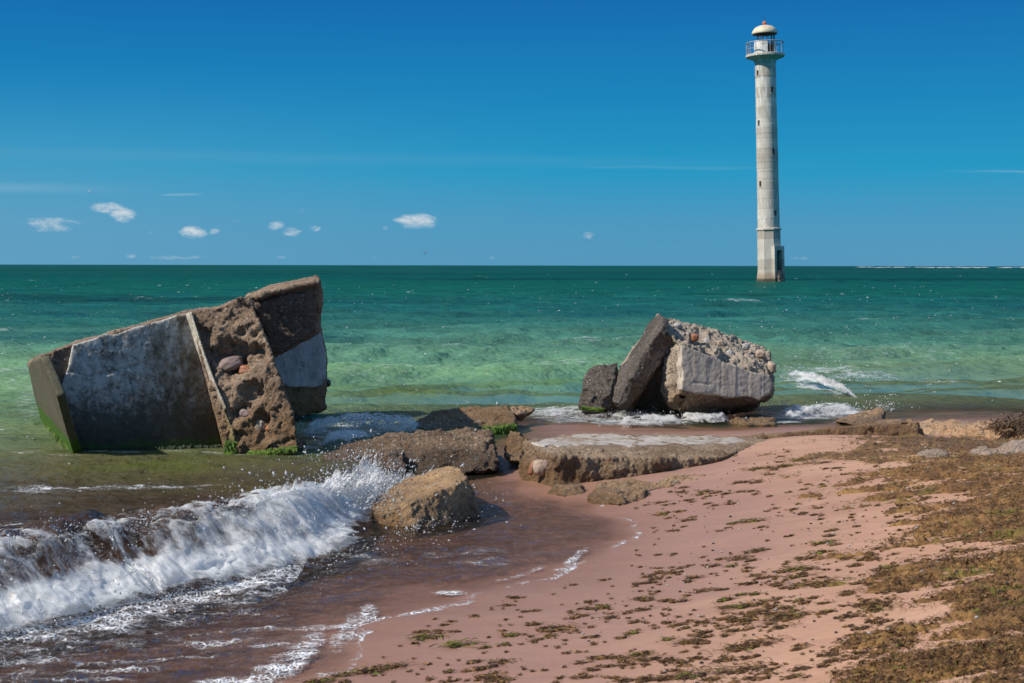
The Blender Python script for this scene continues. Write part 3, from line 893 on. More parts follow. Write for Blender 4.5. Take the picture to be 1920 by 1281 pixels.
v0 = len(bm.verts); box_at(bm, DA, ap + 1.0 * K, TZ(507), TZ(471), 2.2 * K, 0.12); bm.verts.ensure_lookup_table()
for v in bm.verts[v0:]: v.co += Vector((math.cos(DA), math.sin(DA), 0)) * 4.0 * K
child('door_frame', bm, mat_plain('bleached door timber', (0.22, 0.20, 0.17), 0.8), basep)
bm = bmesh.new()
hp = []
nv, sv = np.array((math.sin(DA), -math.cos(DA), 0)), np.array((math.cos(DA), math.sin(DA), 0))
rr = np.random.default_rng(3)
for a_, b_, c_ in [(-6, 6, 509), (6, 6, 508), (-6.5, 7, 516), (5.5, 7, 517), (-6, 8, 530), (6, 9, 530), (0, 7.5, 506)]:
    hp.append(nv * (ap + b_ * K) + sv * a_ * K + np.array((0, 0, TZ(c_)))); hp.append(nv * (ap - 2 * K) + sv * a_ * K + np.array((0, 0, TZ(c_))))
hull_into(bm, hp)
bmesh.ops.subdivide_edges(bm, edges=bm.edges[:], cuts=4, use_grid_fill=True)
for v in bm.verts: v.co += Vector(rr.normal(0, 0.035, 3))
child('broken_step', bm, M_WEED, basep)
# cornice
bm = bmesh.new()
lathe(bm, [(0, zc - 0.12), (23.4 * K, zc - 0.12), (24.8 * K, zc - 0.04), (24.8 * K, zc + 0.10), (22.5 * K, zc + 0.16), (0, zc + 0.16)], 8, phase=OCT)
child('cornice', bm, MT)
# shaft of cast rings, with its stair windows cut in
bm = bmesh.new()
prof = [(0, zc + 0.1)]
nring = 18
for i in range(nring):
    za, zb = zc + 0.1 + (zg - zc - 0.1) * i / nring, zc + 0.1 + (zg - zc - 0.1) * (i + 1) / nring
    ra, rb = [R0 + (R1 - R0) * (z - zc) / (zg - zc) for z in (za, zb)]
    j_ = rr.normal(0, 0.008)
    prof += [(ra + j_, za + 0.012), (rb + j_, zb - 0.012)]
prof.append((0, zg))
lathe(bm, prof, 56)
bmesh.ops.recalc_face_normals(bm, faces=bm.faces[:])
me = bpy.data.meshes.new('shaft'); bm.to_mesh(me); bm.free()
WIN = [(1417.5, 141.5), (1443.5, 173.5), (1419.5, 233.5), (1446.5, 287), (1422.5, 346), (1450, 401)]
boxes = []
for wx, wy in WIN:
    zz = TZ(wy)
    r_ = R0 + (R1 - R0) * (zz - zc) / (zg - zc)
    cx = 1443.5 + (wy - 528.3) * (1443.5 - 1433.0) / (528.3 - 112)
    ang = math.asin(max(-.98, min(.98, (wx - cx) * K / r_)))
    boxes.append((ang, r_ + 0.1, zz - 5.2 * K, zz + 5.2 * K, 5.2 * K, 0.75, r_, zz))
me = cut(me, [b[:6] for b in boxes])
shaft = child('shaft', me, MT)
for ang, rad, z0, z1, w_, d_, r_, zz in boxes:
    bm = bmesh.new()
    box_at(bm, ang, r_ - 0.22, z0 - .02, z1 + .02, w_ + .04, 0.06)
    wn_ = child('window', bm, M_DARK, shaft)
    bm = bmesh.new()
    box_at(bm, ang, r_ + 0.02, z0 - 0.10, z0 - 0.002, w_ + 0.14, 0.25)
    child('sill', bm, MT, wn_)
# gallery
bm = bmesh.new()
lathe(bm, [(0, zg - 0.5), (R1 + .06, zg - 0.5), (R1 + 0.10, zg - 0.28), (34 * K, zg - 0.02), (35.8 * K, zg + 0.06), (35.8 * K, zg + 0.24), (35.2 * K, zg + 0.28), (0, zg + 0.28)], 64)
child('gallery', bm, MT)
zf = zg + 0.28
rail = bmesh.new()
torus(rail, 34.2 * K, 0.055, zf + 1.12, 72)
rail_o = child('railing', rail, M_RAIL, tower, True)
for i in range(16):
    a = i * 2 * math.pi / 16 + 0.1
    if i in (3, 9): continue
    bm = bmesh.new()
    q_ = Vector((math.sin(a) * 34.2 * K, -math.cos(a) * 34.2 * K, 0))
    tube(bm, q_ + Vector((0, 0, zf - 0.02)), q_ + Vector((0, 0, zf + 1.1)), 0.026)
    child('rail_post', bm, M_RAIL, rail_o)
bm = bmesh.new(); torus(bm, 34.2 * K, 0.02, zf + 0.52, 40, 6, R(-150), R(-30)); child('rail_bar', bm, M_RAIL, rail_o)
bm = bmesh.new()
for b0 in (-78, -70):
    a = R(b0); tube(bm, (math.sin(a) * 33 * K, -math.cos(a) * 33 * K, zf), (math.sin(a + .12) * 33.5 * K, -math.cos(a + .12) * 33.5 * K, zf + .55), .02)
torus(bm, 33.2 * K, 0.02, zf + .5, 10, 6, R(-84), R(-66))
child('bent_ladder', bm, M_RAIL, rail_o)
# lantern drum with a doorway broken through it
bm = bmesh.new()
RL = 19.6 * K; hl = 1.22
prof = [(RL, zf), (RL * 1.03, zf + hl * .55), (RL * 1.0, zf + hl), (RL - 0.14, zf + hl), (RL - 0.14, zf), (RL, zf)]
lathe(bm, prof, 40, R(44), R(364))
child('lantern_wall', bm, M_BAY)
bm = bmesh.new()
lathe(bm, [(RL - .15, zf + .004), (RL - .15, zf + hl - .12)], 20, R(100), R(260))
child('lantern_lining', bm, mat_plain('brown lantern lining', (0.17, 0.10, 0.075), 0.9, 0.3, 3))
zd = TZ(68)
for a in (-58, -40, -25, 0.5, 8, 33, 48, 66, 130, 180, 215):
    bm = bmesh.new(); a_ = R(a)
    q_ = Vector((math.sin(a_) * (RL - .08), -math.cos(a_) * (RL - .08), 0))
    tube(bm, q_ + Vector((0, 0, zf + (hl - .02 if a not in (8, 33) else .01))), q_ + Vector((0, 0, zd + .1)), 0.04 if a not in (0.5, 180) else 0.02)
    child('lantern_post', bm, M_POST)
bm = bmesh.new()
prof = []
RD = 23.6 * K; hd = 15.5 * K
for i in range(0, 13):
    th = i / 12 * math.pi / 2
    prof.append((RD * math.cos(th) ** 0.92 if i < 12 else 0.0, zd + hd * math.sin(th)))
prof = [(0, zd + hd * .55), (RD * .62, zd + hd * .34), (RD * .90, zd + .02), (RD * .985, zd - .05)] + prof
lathe(bm, prof, 48)
dome = child('dome', bm, M_DOME, tower, True)
bm = bmesh.new(); lathe(bm, [(RD * .5, zd + .15), (RD * .93, zd + .0), (RD * .93, zd - .10), (RD * .5, zd - .06), (RD * .5, zd + .15)], 40); child('dome_ring', bm, M_POST, dome)
bm = bmesh.new(); lathe(bm, [(0, zd + hd - .05), (.09, zd + hd - .05), (.08, zd + hd + .12), (0, zd + hd + .12)], 12); child('ball_stem', bm, M_BALL, dome)
bm = bmesh.new(); bmesh.ops.create_uvsphere(bm, u_segments=20, v_segments=12, radius=3.6 * K, matrix=Matrix.Translation((0, 0, zd + hd + 3.7 * K))); child('ball_finial', bm, M_BALL, dome, True)
bm = bmesh.new(); tube(bm, (0, 0, zd + hd + 6.5 * K), (-.05, 0, zd + hd + 19 * K), 0.014); child('lightning_rod', bm, M_POST, dome)
# ------------------------------------------------------------------ wrecked concrete on the shore
M_RUB = mat_rubble('brown conglomerate', (0.50, 0.35, 0.235), (0.22, 0.145, 0.095), wet=0.10, algae=0.0, gold=0.28, dirt=.35)
M_RUB_A = mat_rubble('brown conglomerate with weed at the waterline', (0.46, 0.32, 0.205), (0.20, 0.13, 0.085), wet=0.10, algae=0.9, algae_z=0.045, gold=0.25)
M_RUBD = mat_rubble('dark weathered conglomerate', (0.31, 0.22, 0.155), (0.13, 0.092, 0.068), peb=(0.22, 0.17, 0.13), wet=0.02, dirt=0.7)
M_PALE = mat_rubble('pale broken concrete', (0.60, 0.50, 0.39), (0.40, 0.315, 0.23), peb=(0.36, 0.30, 0.25), scale=30, wet=0.02, wet_col=(0.05, 0.035, 0.018), gold=0.22)
M_GOLD = mat_rubble('sea-worn golden conglomerate', (0.58, 0.37, 0.205), (0.33, 0.195, 0.10), peb=(0.38, 0.26, 0.16), scale=34, wet=0.045)
M_WETR = mat_rubble('wet dark conglomerate', (0.33, 0.22, 0.135), (0.12, 0.077, 0.048), peb=(0.30, 0.19, 0.10), scale=34, wet=0.16, wet_col=(0.028, 0.018, 0.010))
M_PLA = mat_plaster('grey stained render', (0.60, 0.585, 0.545), (0.115, 0.088, 0.055), 0.85, 0.25, 0.5, 0.6, 0.06, wash=(-2.85, (0.21, 0.155, 0.09)))
M_PLA2 = mat_plaster('smooth blue grey render', (0.40, 0.41, 0.41), (0.13, 0.13, 0.12), 0.35, 0.10, 0.25)
M_END = mat_plaster('olive end wall render', (0.115, 0.105, 0.066), (0.065, 0.057, 0.034), 0.4, -0.3, 0.4, 1.0, 0.16)
M_STRIP = mat_plaster('whitewashed edge', (0.58, 0.53, 0.43), (0.26, 0.20, 0.12), 0.6, 0.15, 0.4, 1.0, 0.16)
M_FORM = mat_plaster('grey formwork concrete', (0.50, 0.435, 0.35), (0.24, 0.20, 0.15), 0.18, 0.02, 0.6)
M_TAR = mat_rubble('black lichened slab', (0.20, 0.165, 0.135), (0.078, 0.064, 0.053), peb=(0.20, 0.15, 0.10), scale=46, wet=0.05, dirt=0.8, algae=0.8, algae_z=0.03)
M_WHITE = mat_plaster('worn whitewash floor', (0.50, 0.44, 0.375), (0.38, 0.275, 0.19), 0.80, -0.6, 0.3)
M_STONE = mat_plain('grey purple stone', (0.23, 0.165, 0.15), 0.7, 0.25, 9, 0.4)
M_RSTONE = mat_plain('red brown stone', (0.30, 0.125, 0.065), 0.6, 0.25, 9, 0.4)
M_GSTONE = mat_plain('grey stone', (0.36, 0.34, 0.32), 0.75, 0.2, 9, 0.4)
M_BSTONE = mat_plain('tan stone', (0.36, 0.27, 0.20), 0.75, 0.2, 9, 0.4)
M_MOSS = mat_plain('bright green sea weed', (0.11, 0.19, 0.008), 0.5, 0.5, 40, 0.9, 0, (0.03, 0.085, 0.004))
M_ROCK = mat_rubble('half wet golden conglomerate', (0.66, 0.42, 0.215), (0.40, 0.235, 0.115), peb=(0.40, 0.28, 0.17), scale=40, wet=0.10, wet_col=(0.04, 0.022, 0.010))
M_BLACK = mat_plain('wet black boulder', (0.035, 0.03, 0.026), 0.35, 0.3, 9, 0.3)

def plane3(a, b, c):
    n = np.cross(np.array(b) - a, np.array(c) - a); n /= np.linalg.norm(n)
    if np.dot(n, CAM_O - a) < 0: n = -n
    return np.array(a), n

def on_plane(poly, pl, out=0.0):
    p0, n = pl
    return [RP(x, y, p0 + n * out, n) for x, y in poly]

def jag(poly, step=14.0, amp=2.2, seed=0):
    """a broken outline instead of straight cuts"""
    r = np.random.default_rng(seed); o = []
    for i in range(len(poly)):
        a, b = np.array(poly[i], float), np.array(poly[(i + 1) % len(poly)], float)
        n = max(1, int(np.linalg.norm(b - a) / step))
        for k in range(n):
            q = a + (b - a) * k / n
            if k: q = q + r.normal(0, amp, 2)
            o.append(tuple(q))
    return o

def panel(poly, pl, out, thick, voxel=0.012, amp=0.006, seed=0, jagged=0):
    """a skin of render lying on plane pl, standing `out` proud and `thick` deep"""
    p0, n = pl
    if jagged: poly = jag(poly, 11, jagged, seed)
    pts = on_plane(poly, pl, out)
    me = lump(prisms=[(pts, -n * thick)], voxel=voxel)
    relax(me, 1)
    return push(me, lambda c, no: amp * fbm(c, 7, 4, .6, seed) + amp * .5 * fbm(c, 30, 2, .6, seed + 1))

def stone(px, py, Y, rx, ry, rz, m, parent, seed=0, rot=0.0, name='embedded_stone'):
    bm = bmesh.new()
    bmesh.ops.create_icosphere(bm, subdivisions=4, radius=1.0)
    me = bpy.data.meshes.new(name); bm.to_mesh(me); bm.free()
    co = get_co(me)
    co = co * (1 + 0.22 * fbm(co, 1.1, 3, .5, seed)[:, None])
    k = Y / FPX
    co = np.sign(co) * np.abs(co) ** 0.85 * np.array((rx * k, rz * k, ry * k))
    c, s = math.cos(rot), math.sin(rot)
    x, z = co[:, 0] * c - co[:, 2] * s, co[:, 0] * s + co[:, 2] * c
    co = np.stack([x, co[:, 1], z], 1) + P(px, py, Y)
    set_co(me, co); me.polygons.foreach_set('use_smooth', np.full(len(me.polygons), True))
    return link(name, me, m, parent)

def moss(line, width, parent, m=None, seed=0, length=0.06, n=900, name='seaweed_fringe'):
    """hanging green threads along a waterline: line = world points"""
    r = np.random.default_rng(seed); line = np.array(line)
    seg = np.r_[0, np.cumsum(np.linalg.norm(np.diff(line, axis=0), axis=1))]
    co, f = [], []
    for i in range(n):
        t_ = r.uniform(0, seg[-1])
        b = np.array([np.interp(t_, seg, line[:, k]) for k in range(3)]) + r.normal(0, 0.006, 3)
        b[2] += r.uniform(0, 1) ** 1.5 * width
        L = length * r.uniform(.5, 1.4); w_ = r.uniform(.003, .007)
        d = np.array((r.normal(0, .25), -0.25 + r.normal(0, .2), -1.0)); d /= np.linalg.norm(d)
        sd = np.array((1, r.normal(0, .3), 0)) * w_
        k = len(co)
        co += [b - sd, b + sd, b + d * L * .5 + np.array((0, -.012, 0)) + sd, b + d * L * .5 + np.array((0, -.012, 0)) - sd, b + d * L + sd * .4, b + d * L - sd * .4]
        f += [(k, k + 1, k + 2, k + 3), (k + 3, k + 2, k + 4, k + 5)]
    return link(name, mesh_np(name, np.array(co), f), m or M_MOSS, parent)

def boulder(name, hulls, m, label, cat, seed=0, amp=1.0, voxel=0.012, peb=22.0, extra=None, base=None, group=None, rel=1):
    me = lump(hulls, voxel=voxel)
    relax(me, rel)
    def fn(c, no):
        d = rubble(c, amp, peb, seed)
        if extra is not None: d = d + extra(c, no)
        return d
    push(me, fn)
    co = get_co(me)
    b = (co[:, 0].mean(), co[:, 1].mean(), max(co[:, 2].min(), -0.05)) if base is None else base
    o = empty(name, b, label, cat, group)
    body = link('rubble_body', me, m, o)
    return o, body

# ---- the big tilted block, left
blk = empty('concrete_wreck', (-2.6, 12.4, 0.0), 'large tilted concrete wreck with stained grey render, standing in the water on the left', 'concrete block')
fl_bl, fl_br = P(135, 846, 11.70), P(418, 846, 12.12)
fl_tl = P(74, 668, 11.60)
PL_F = plane3(fl_bl, fl_br, fl_tl)
FF = lambda x, y, o=0.0: on_plane([(x, y)], PL_F, o)[0]
def back(p, dy, dx=0.0, dz=0.0): return np.array(p) + np.array((dx, dy, dz))
f_top = [FF(76, 668), FF(140, 643), FF(250, 612), FF(356, 583)]
f_bot = [FF(145, 862), FF(420, 862)]
PL_E = plane3(FF(76, 670), FF(138, 846), P(50, 682, 13.9))
e_tl, e_bl = RP(50, 680, *PL_E), RP(84, 800, *PL_E)
main = [f_top + f_bot + [FF(186, 970), FF(432, 970), e_tl, e_bl, e_bl + (e_bl - e_tl) * .5, P(240, 617, 13.9), P(356, 584, 13.9), P(380, 800, 13.9)]]
cz = 0.075
c_poly = [(354, 584), (415, 574), (455, 558), (474, 568), (492, 612), (508, 660), (527, 712), (548, 770), (562, 842), (540, 862), (452, 866), (424, 858), (404, 775), (383, 700)]
PL_C = plane3(P(360, 590, 11.84), P(430, 850, 11.64), P(555, 840, 11.53))
cf = on_plane(c_poly, PL_C)
col_prism = (cf, np.array((-0.36, 1.5, -0.06)))
a_poly = [(458, 557), (500, 545), (597, 530), (604, 545), (603, 585), (601, 624), (560, 646), (525, 664), (505, 672), (470, 600)]
PL_A = plane3(P(470, 560, 12.15), P(596, 540, 12.25), P(515, 668, 12.25))
arm_prism = (on_plane(a_poly, PL_A), np.array((-0.25, 1.5, 0.0)))
t_poly = [(470, 556), (500, 543), (600, 521), (603, 534), (540, 546), (480, 562)]
PL_T = plane3(P(470, 556, 12.08), P(594, 524, 12.2), P(500, 560, 12.1))
top_prism = (on_plane(t_poly, PL_T), np.array((-0.25, 1.4, 0.0)))
r_poly = [(500, 640), (540, 600), (594, 585), (606, 630), (613, 662), (614, 700), (612, 768), (575, 780), (530, 780)]
PL_R = plane3(P(520, 700, 14.0), P(612, 665, 14.4), P(560, 775, 14.15))
rear_prism = (on_plane(r_poly, PL_R), np.array((-0.2, 1.0, 0.0)))
core = lump(main, [col_prism, arm_prism, top_prism, rear_prism], voxel=0.015)
relax(core, 1)
DENTS = [(432, 672, .20, .15), (478, 668, .11, .07), (470, 735, .13, .09), (455, 770, .10, .08), (492, 785, .10, .06), (500, 815, .08, .05),
         (452, 622, .05, .05), (476, 628, .035, .04), (385, 625, .06, .035), (440, 820, .08, .04)]
DP = [(RP(x, y, *PL_C), r_, d_) for x, y, r_, d_ in DENTS]
def core_push(c, no):
    onc = sm(0.16, 0.03, np.abs((c - PL_C[0]) @ PL_C[1])) * sm(0.2, 0.6, no @ PL_C[1])
    inside = sm(-3.05, -2.75, c[:, 0] + 0.35 * c[:, 2]) 
    rb = rubble(c, 1.0, 20, 4)
    onf = sm(0.10, 0.02, np.abs((c - PL_F[0]) @ PL_F[1])) * sm(0.3, 0.7, no @ PL_F[1])
    end = sm(0.3, 0.7, -no[:, 0])
    d = rb * np.clip(.55 * onc + 0.55, 0, 1.5) * (1 - 0.75 * end)
    d = d - onf * 0.012
    for p_, r_, dd in DP:
        e = np.linalg.norm((c - p_) * (1, 0.6, 1), axis=1) / r_
        e = e * (1 + 0.35 * fbm(c, 9, 3, .5, 7))
        d -= dd * sm(1.0, 0.35, e) * onc
    d += onc * 0.012 * fbm(c * (1, 1, 1.5), 3.0, 4, .6, 15)
    return d
push(core, core_push)
link('rubble_body', core, M_RUB, blk)
rear_me = panel([(512, 650), (560, 634), (596, 612), (606, 634), (612, 662), (613, 705), (603, 724), (585, 727), (545, 726), (520, 722)], PL_R, 0.022, 0.10, seed=5, jagged=1.4)
link('rear_plaster', rear_me, M_PLA2, blk)
arm_me = panel([(476, 570), (520, 556), (592, 538), (594, 560), (592, 622), (560, 643), (528, 660), (513, 664), (492, 610)], PL_A, 0.03, 0.15, seed=9, jagged=1.5, amp=0.012)
link('upper_slab', arm_me, M_RUBD, blk)
top_me = panel([(478, 553), (500, 545), (590, 525), (594, 533), (540, 545), (486, 560)], PL_T, 0.035, 0.3, seed=11, jagged=1.0, amp=0.008)
link('top_layer', top_me, M_RUB, blk)
pl_poly = [(136, 647), (158, 641), (180, 634), (196, 626), (214, 628), (250, 615), (268, 611), (282, 606), (300, 602), (330, 592), (352, 588), (364, 622), (385, 700), (404, 775), (420, 851), (135, 853), (122, 800), (107, 745), (116, 718), (128, 690), (133, 662)]
pm = panel(pl_poly, PL_F, 0.022, 0.05, voxel=0.011, amp=0.005, seed=2)
# two long cracks where the render has slipped
CR = [[(128, 695), (160, 706), (200, 700), (240, 690), (262, 684)], [(236, 690), (244, 718), (250, 740)], [(300, 720), (330, 760), (360, 800)]]
def crackd(c):
    x, y = PIX(c); best = np.full(len(c), 99.0)
    x = x + 3 * fbm(c, 12, 3, .6, 3); y = y + 3 * fbm(c, 12, 3, .6, 4)
    for ln in CR:
        for (ax, ay), (bx, by) in zip(ln[:-1], ln[1:]):
            ux, uy = bx - ax, by - ay
            tt = np.clip(((x - ax) * ux + (y - ay) * uy) / (ux * ux + uy * uy), 0, 1)
            best = np.minimum(best, np.hypot(x - ax - tt * ux, y - ay - tt * uy))
    return best
push(pm, lambda c, no: -0.012 * sm(3.0, 0.6, crackd(c)))
link('plaster_face', pm, M_PLA, blk)
# end wall, a thin cast slab facing the sun
em = panel([(77, 671), (106, 744), (137, 852), (120, 858), (80, 800), (62, 735), (52, 686), (60, 676)], PL_E, 0.03, 0.07, voxel=0.014, amp=0.003, seed=8)
link('end_wall', em, M_END, blk)
# whitewashed arris between render and rubble
sp = [(348, 588), (359, 585), (369, 618), (384, 666), (403, 716), (425, 767), (410, 773), (385, 705), (366, 648)]
PL_S = plane3(P(352, 587, 11.60), P(412, 770, 11.62), P(358, 586, 11.60) + np.array((.14, -.02, 0)))
cdep = lambda x, y: RP(x, y, *PL_C)[1]
ap_ = [P(x, y, cdep(x, y) + (-.055 if i < 6 and i > 0 else .10)) for i, (x, y) in enumerate(sp)]
sm_me = lump(prisms=[(ap_, np.array((-0.02, 0.16, 0.0)))], voxel=0.008); relax(sm_me, 1)
push(sm_me, lambda c, no: 0.005 * fbm(c, 14, 3, .6, 3))
link('white_edge', sm_me, M_STRIP, blk)
sp2 = [(409, 772), (420, 768), (436, 806), (446, 850), (428, 856), (418, 812)]
s2 = lump(prisms=[([P(x, y, cdep(x, y) + (-.025 if i in (1, 2, 3) else .08)) for i, (x, y) in enumerate(sp2)], np.array((0.02, 0.16, 0.0)))], voxel=0.01); relax(s2, 1)
push(s2, lambda c, no: 0.012 * fbm(c, 9, 3, .6, 5))
link('lower_edge', s2, mat_plaster('green stained edge', (0.26, 0.20, 0.09), (0.10, 0.075, 0.03), 0.4, -0.2, 0.5, 1.0, 0.10), blk)
stone(433, 683, cdep(433, 683) + .085, 25, 13, 15, M_STONE, blk, 1, R(14)); stone(466, 696, cdep(466, 696) + .085, 17, 10, 12, M_RSTONE, blk, 2, R(-8)); stone(446, 707, cdep(446, 707) + .085, 6, 8, 8, M_RSTONE, blk, 3)
stone(462, 776, cdep(462, 776) + .085, 13, 9, 12, M_STONE, blk, 4, R(-15)); stone(488, 766, cdep(488, 766) + .085, 11, 10, 12, M_STONE, blk, 5, R(10)); stone(515, 803, cdep(515, 803) + .085, 18, 9, 13, M_RSTONE, blk, 6, R(16)); stone(488, 800, cdep(488, 800) + .085, 12, 14, 12, M_BSTONE, blk, 7, R(20))
stone(463, 625, cdep(463, 625) + .085, 4, 4, 5, M_GSTONE, blk, 8); stone(600, 560, 12.35, 6, 5, 10, M_RSTONE, blk, 9); stone(612, 718, 14.5, 8, 8, 10, M_BLACK, blk, 10)
moss([P(424, 842, 11.62), P(436, 846, 11.62), P(456, 850, 11.66)], 0.075, blk, seed=1, n=1300, length=.045)
moss([P(466, 850, 11.60), P(500, 848, 11.56), P(556, 840, 11.52)], 0.015, blk, seed=6, n=900, length=.03)
moss([P(140, 846, 11.66), P(128, 842, 11.8), P(104, 815, 13.0), P(88, 796, 13.9)], 0.07, blk, seed=2, n=900)
moss([FF(150, 852, .04), FF(230, 850, .04), FF(310, 848, .04), FF(360, 846, .04), FF(416, 844, .04)], 0.05, blk, mat_plain('shade-darkened green weed', (0.012, 0.028, 0.004), .5, .4, 30, .6), seed=3, n=1500, length=.06)  # weed green darkened, the shade of this face put into its colour

# ---- broken block, right
PLW = plane3(P(1278, 648, 14.15), P(1440, 703, 14.40), P(1278, 735, 14.08))
wf = lambda x, y, o=0.0: on_plane([(x, y)], PLW, o)[0]
rb = [
 [wf(1277, 646), wf(1440, 704), wf(1449, 738), wf(1424, 752), wf(1360, 745), wf(1279, 735), P(1300, 606, 15.3), P(1345, 628, 15.35), P(1400, 642, 15.4), P(1440, 662, 15.4), P(1452, 700, 15.3), P(1440, 750, 15.4), P(1300, 740, 15.4), P(1262, 640, 14.9)],
 [wf(1280, 733, -.05), wf(1425, 750, -.08), P(1295, 781, 14.55), P(1330, 778, 14.75), P(1372, 775, 14.9), P(1412, 768, 15.0), P(1290, 760, 15.5), P(1420, 760, 15.5), P(1278, 738, 15.2), P(1300, 790, 15.2)],
 # middle pier facing the light
 [P(1278, 650, 14.14), P(1278, 738, 14.10), P(1262, 652, 14.32), P(1243, 690, 14.50), P(1241, 742, 14.50), P(1262, 748, 14.25), P(1250, 660, 14.9), P(1300, 740, 15.2), P(1280, 650, 15.2)],
 [P(1242, 738, 14.5), P(1264, 744, 14.25), P(1290, 748, 14.2), P(1250, 764, 14.45), P(1276, 772, 14.35), P(1292, 760, 14.4), P(1255, 775, 15.2), P(1300, 770, 15.2)],
 # leaning slab
 [P(1148, 752, 14.52), P(1152, 768, 14.6), P(1174, 774, 14.55), P(1234, 617, 14.5), P(1246, 611, 14.5), P(1256, 652, 14.5), P(1164, 684, 15.1), P(1230, 590, 15.15), P(1240, 592, 15.2), P(1180, 780, 15.1), P(1266, 650, 15.1)],
 # saddle of rubble between them
 [P(1234, 590, 15.15), P(1240, 612, 14.5), P(1262, 640, 14.3), P(1279, 648, 14.18), P(1300, 608, 15.3), P(1266, 601, 15.25), P(1262, 690, 14.9), P(1290, 700, 15.2), P(1240, 680, 15.1)],
 [P(1262, 660, 14.9), P(1180, 760, 15.0), P(1250, 775, 15.0), P(1262, 775, 15.4), P(1180, 775, 15.4), P(1262, 650, 15.4), P(1200, 700, 15.3)]]
RBW = wf(1340, 700)
def rb_extra(c, no):
    onw = sm(.08, .02, np.abs((c - PLW[0]) @ PLW[1])) * sm(.4, .8, no @ PLW[1])
    top = sm(0.1, 0.5, no[:, 2]) * (c[:, 0] > 1.45)
    x, y = PIX(c)
    slab = sm(.35, .75, no @ np.array((-.62, -.25, .74)))
    d = -0.02 * onw + top * (0.045 * fbm(c, 4.0, 4, .6, 31) + 0.016 * ridged(c, 13.0, 3, .6, 33) - .02)
    for a, b, r_, dp in [(1310, 632, .12, .06), (1362, 690 - 20, .10, .06), (1330, 655, .07, .05), (1262, 735, .10, .05), (1275, 760, .08, .06)]:
        d -= dp * sm(1, .3, np.hypot(x - a, y - b) / (r_ * FPX / 14.6))
    return d
rwreck, rbody = boulder('concrete_block', rb, M_PALE, 'broken concrete block on the right with grey formwork wall and rubble top', 'concrete block', 21, .75, 0.012, 30, rb_extra, base=(1.9, 14.7, 0.0))
wm = panel([(1279, 647), (1300, 655), (1330, 667), (1370, 682), (1410, 696), (1443, 705), (1449, 720), (1446, 738), (1432, 744), (1424, 752), (1400, 744), (1370, 747), (1335, 740), (1305, 738), (1279, 731)], PLW, 0.03, 0.12, voxel=0.010, amp=0.004, seed=22, jagged=1.1)
SEAMS = [1302, 1327, 1353, 1379, 1404, 1428]
def seam_push(c, no):
    x, y = PIX(c); d = np.zeros(len(c))
    front = sm(.5, .8, no @ PLW[1])
    for i, s_ in enumerate(SEAMS):
        xx = x - (s_ - (y - 690) * .02) - 1.2 * fbm(c, 6, 2, .5, i)
        d += (0.0025 if i in (0, 3) else -0.0025) * np.exp(-(xx / 1.6) ** 2) * front
    d += 0.0012 * np.where((np.floor((x - 1277) / 26) % 2) > 0, 1, -1) * front
    d -= 0.006 * np.exp(-((y - (717 + (x - 1300) * .12)) / 2.5) ** 2) * sm(1296, 1304, x) * sm(1342, 1330, x) * front
    return d
push(wm, seam_push)
link('formwork_wall', wm, M_FORM, rwreck)
# the black weathered upper face of the leaning slab
PLS = plane3(P(1148, 752, 14.52), P(1238, 614, 14.5), P(1164, 684, 15.1))
sl = panel([(1147, 752), (1152, 722), (1162, 688), (1185, 658), (1206, 624), (1231, 589), (1240, 592), (1243, 606), (1236, 622), (1214, 650), (1196, 684), (1172, 724), (1156, 756)], PLS, 0.035, 0.08, voxel=0.012, amp=0.010, seed=23, jagged=1.5)
link('weathered_slab', sl, M_TAR, rwreck)
stone(1400, 677, 14.72, 12, 13, 12, M_BSTONE, rwreck, 31); stone(1369, 664, 14.72, 7, 7, 8, M_GSTONE, rwreck, 32); stone(1399, 650, 14.95, 7, 7, 8, M_GSTONE, rwreck, 33); stone(1303, 633, 14.6, 7, 8, 8, M_RSTONE, rwreck, 34)
stone(1270, 611, 14.85, 7, 6, 8, M_GSTONE, rwreck, 35); stone(1446, 690, 14.85, 9, 12, 10, M_BSTONE, rwreck, 36); stone(1426, 664, 14.95, 10, 8, 9, M_BSTONE, rwreck, 37); stone(1350, 645, 14.85, 8, 7, 9, M_BSTONE, rwreck, 38); stone(1325, 640, 14.8, 6, 6, 8, M_GSTONE, rwreck, 39)
bm_l = [[P(1278, 782, 14.4), P(1292, 784, 14.4), P(1295, 762, 14.4), P(1284, 764, 14.4), P(1290, 775, 14.6), P(1280, 770, 14.6)]]

# the dark fragment leaning on its left
fr_h = [[P(1084, 762, 14.45), P(1092, 725, 14.5), P(1100, 694, 14.75), P(1112, 690, 14.9), P(1150, 680, 14.95), P(1158, 680, 15.0), P(1156, 700, 14.8), P(1146, 735, 14.45), P(1150, 770, 14.5), P(1120, 768, 14.4), P(1090, 775, 14.9), P(1150, 775, 15.0), P(1156, 720, 15.2)]]
frag, _ = boulder('slab_fragment', fr_h, M_TAR, 'small dark slab fragment leaning against the left side of the broken block', 'concrete slab', 41, .6, .012, 26)
moss([P(1090, 764, 14.38), P(1110, 767, 14.36), P(1130, 768, 14.36)], 0.012, frag, seed=4, n=350, length=.02)

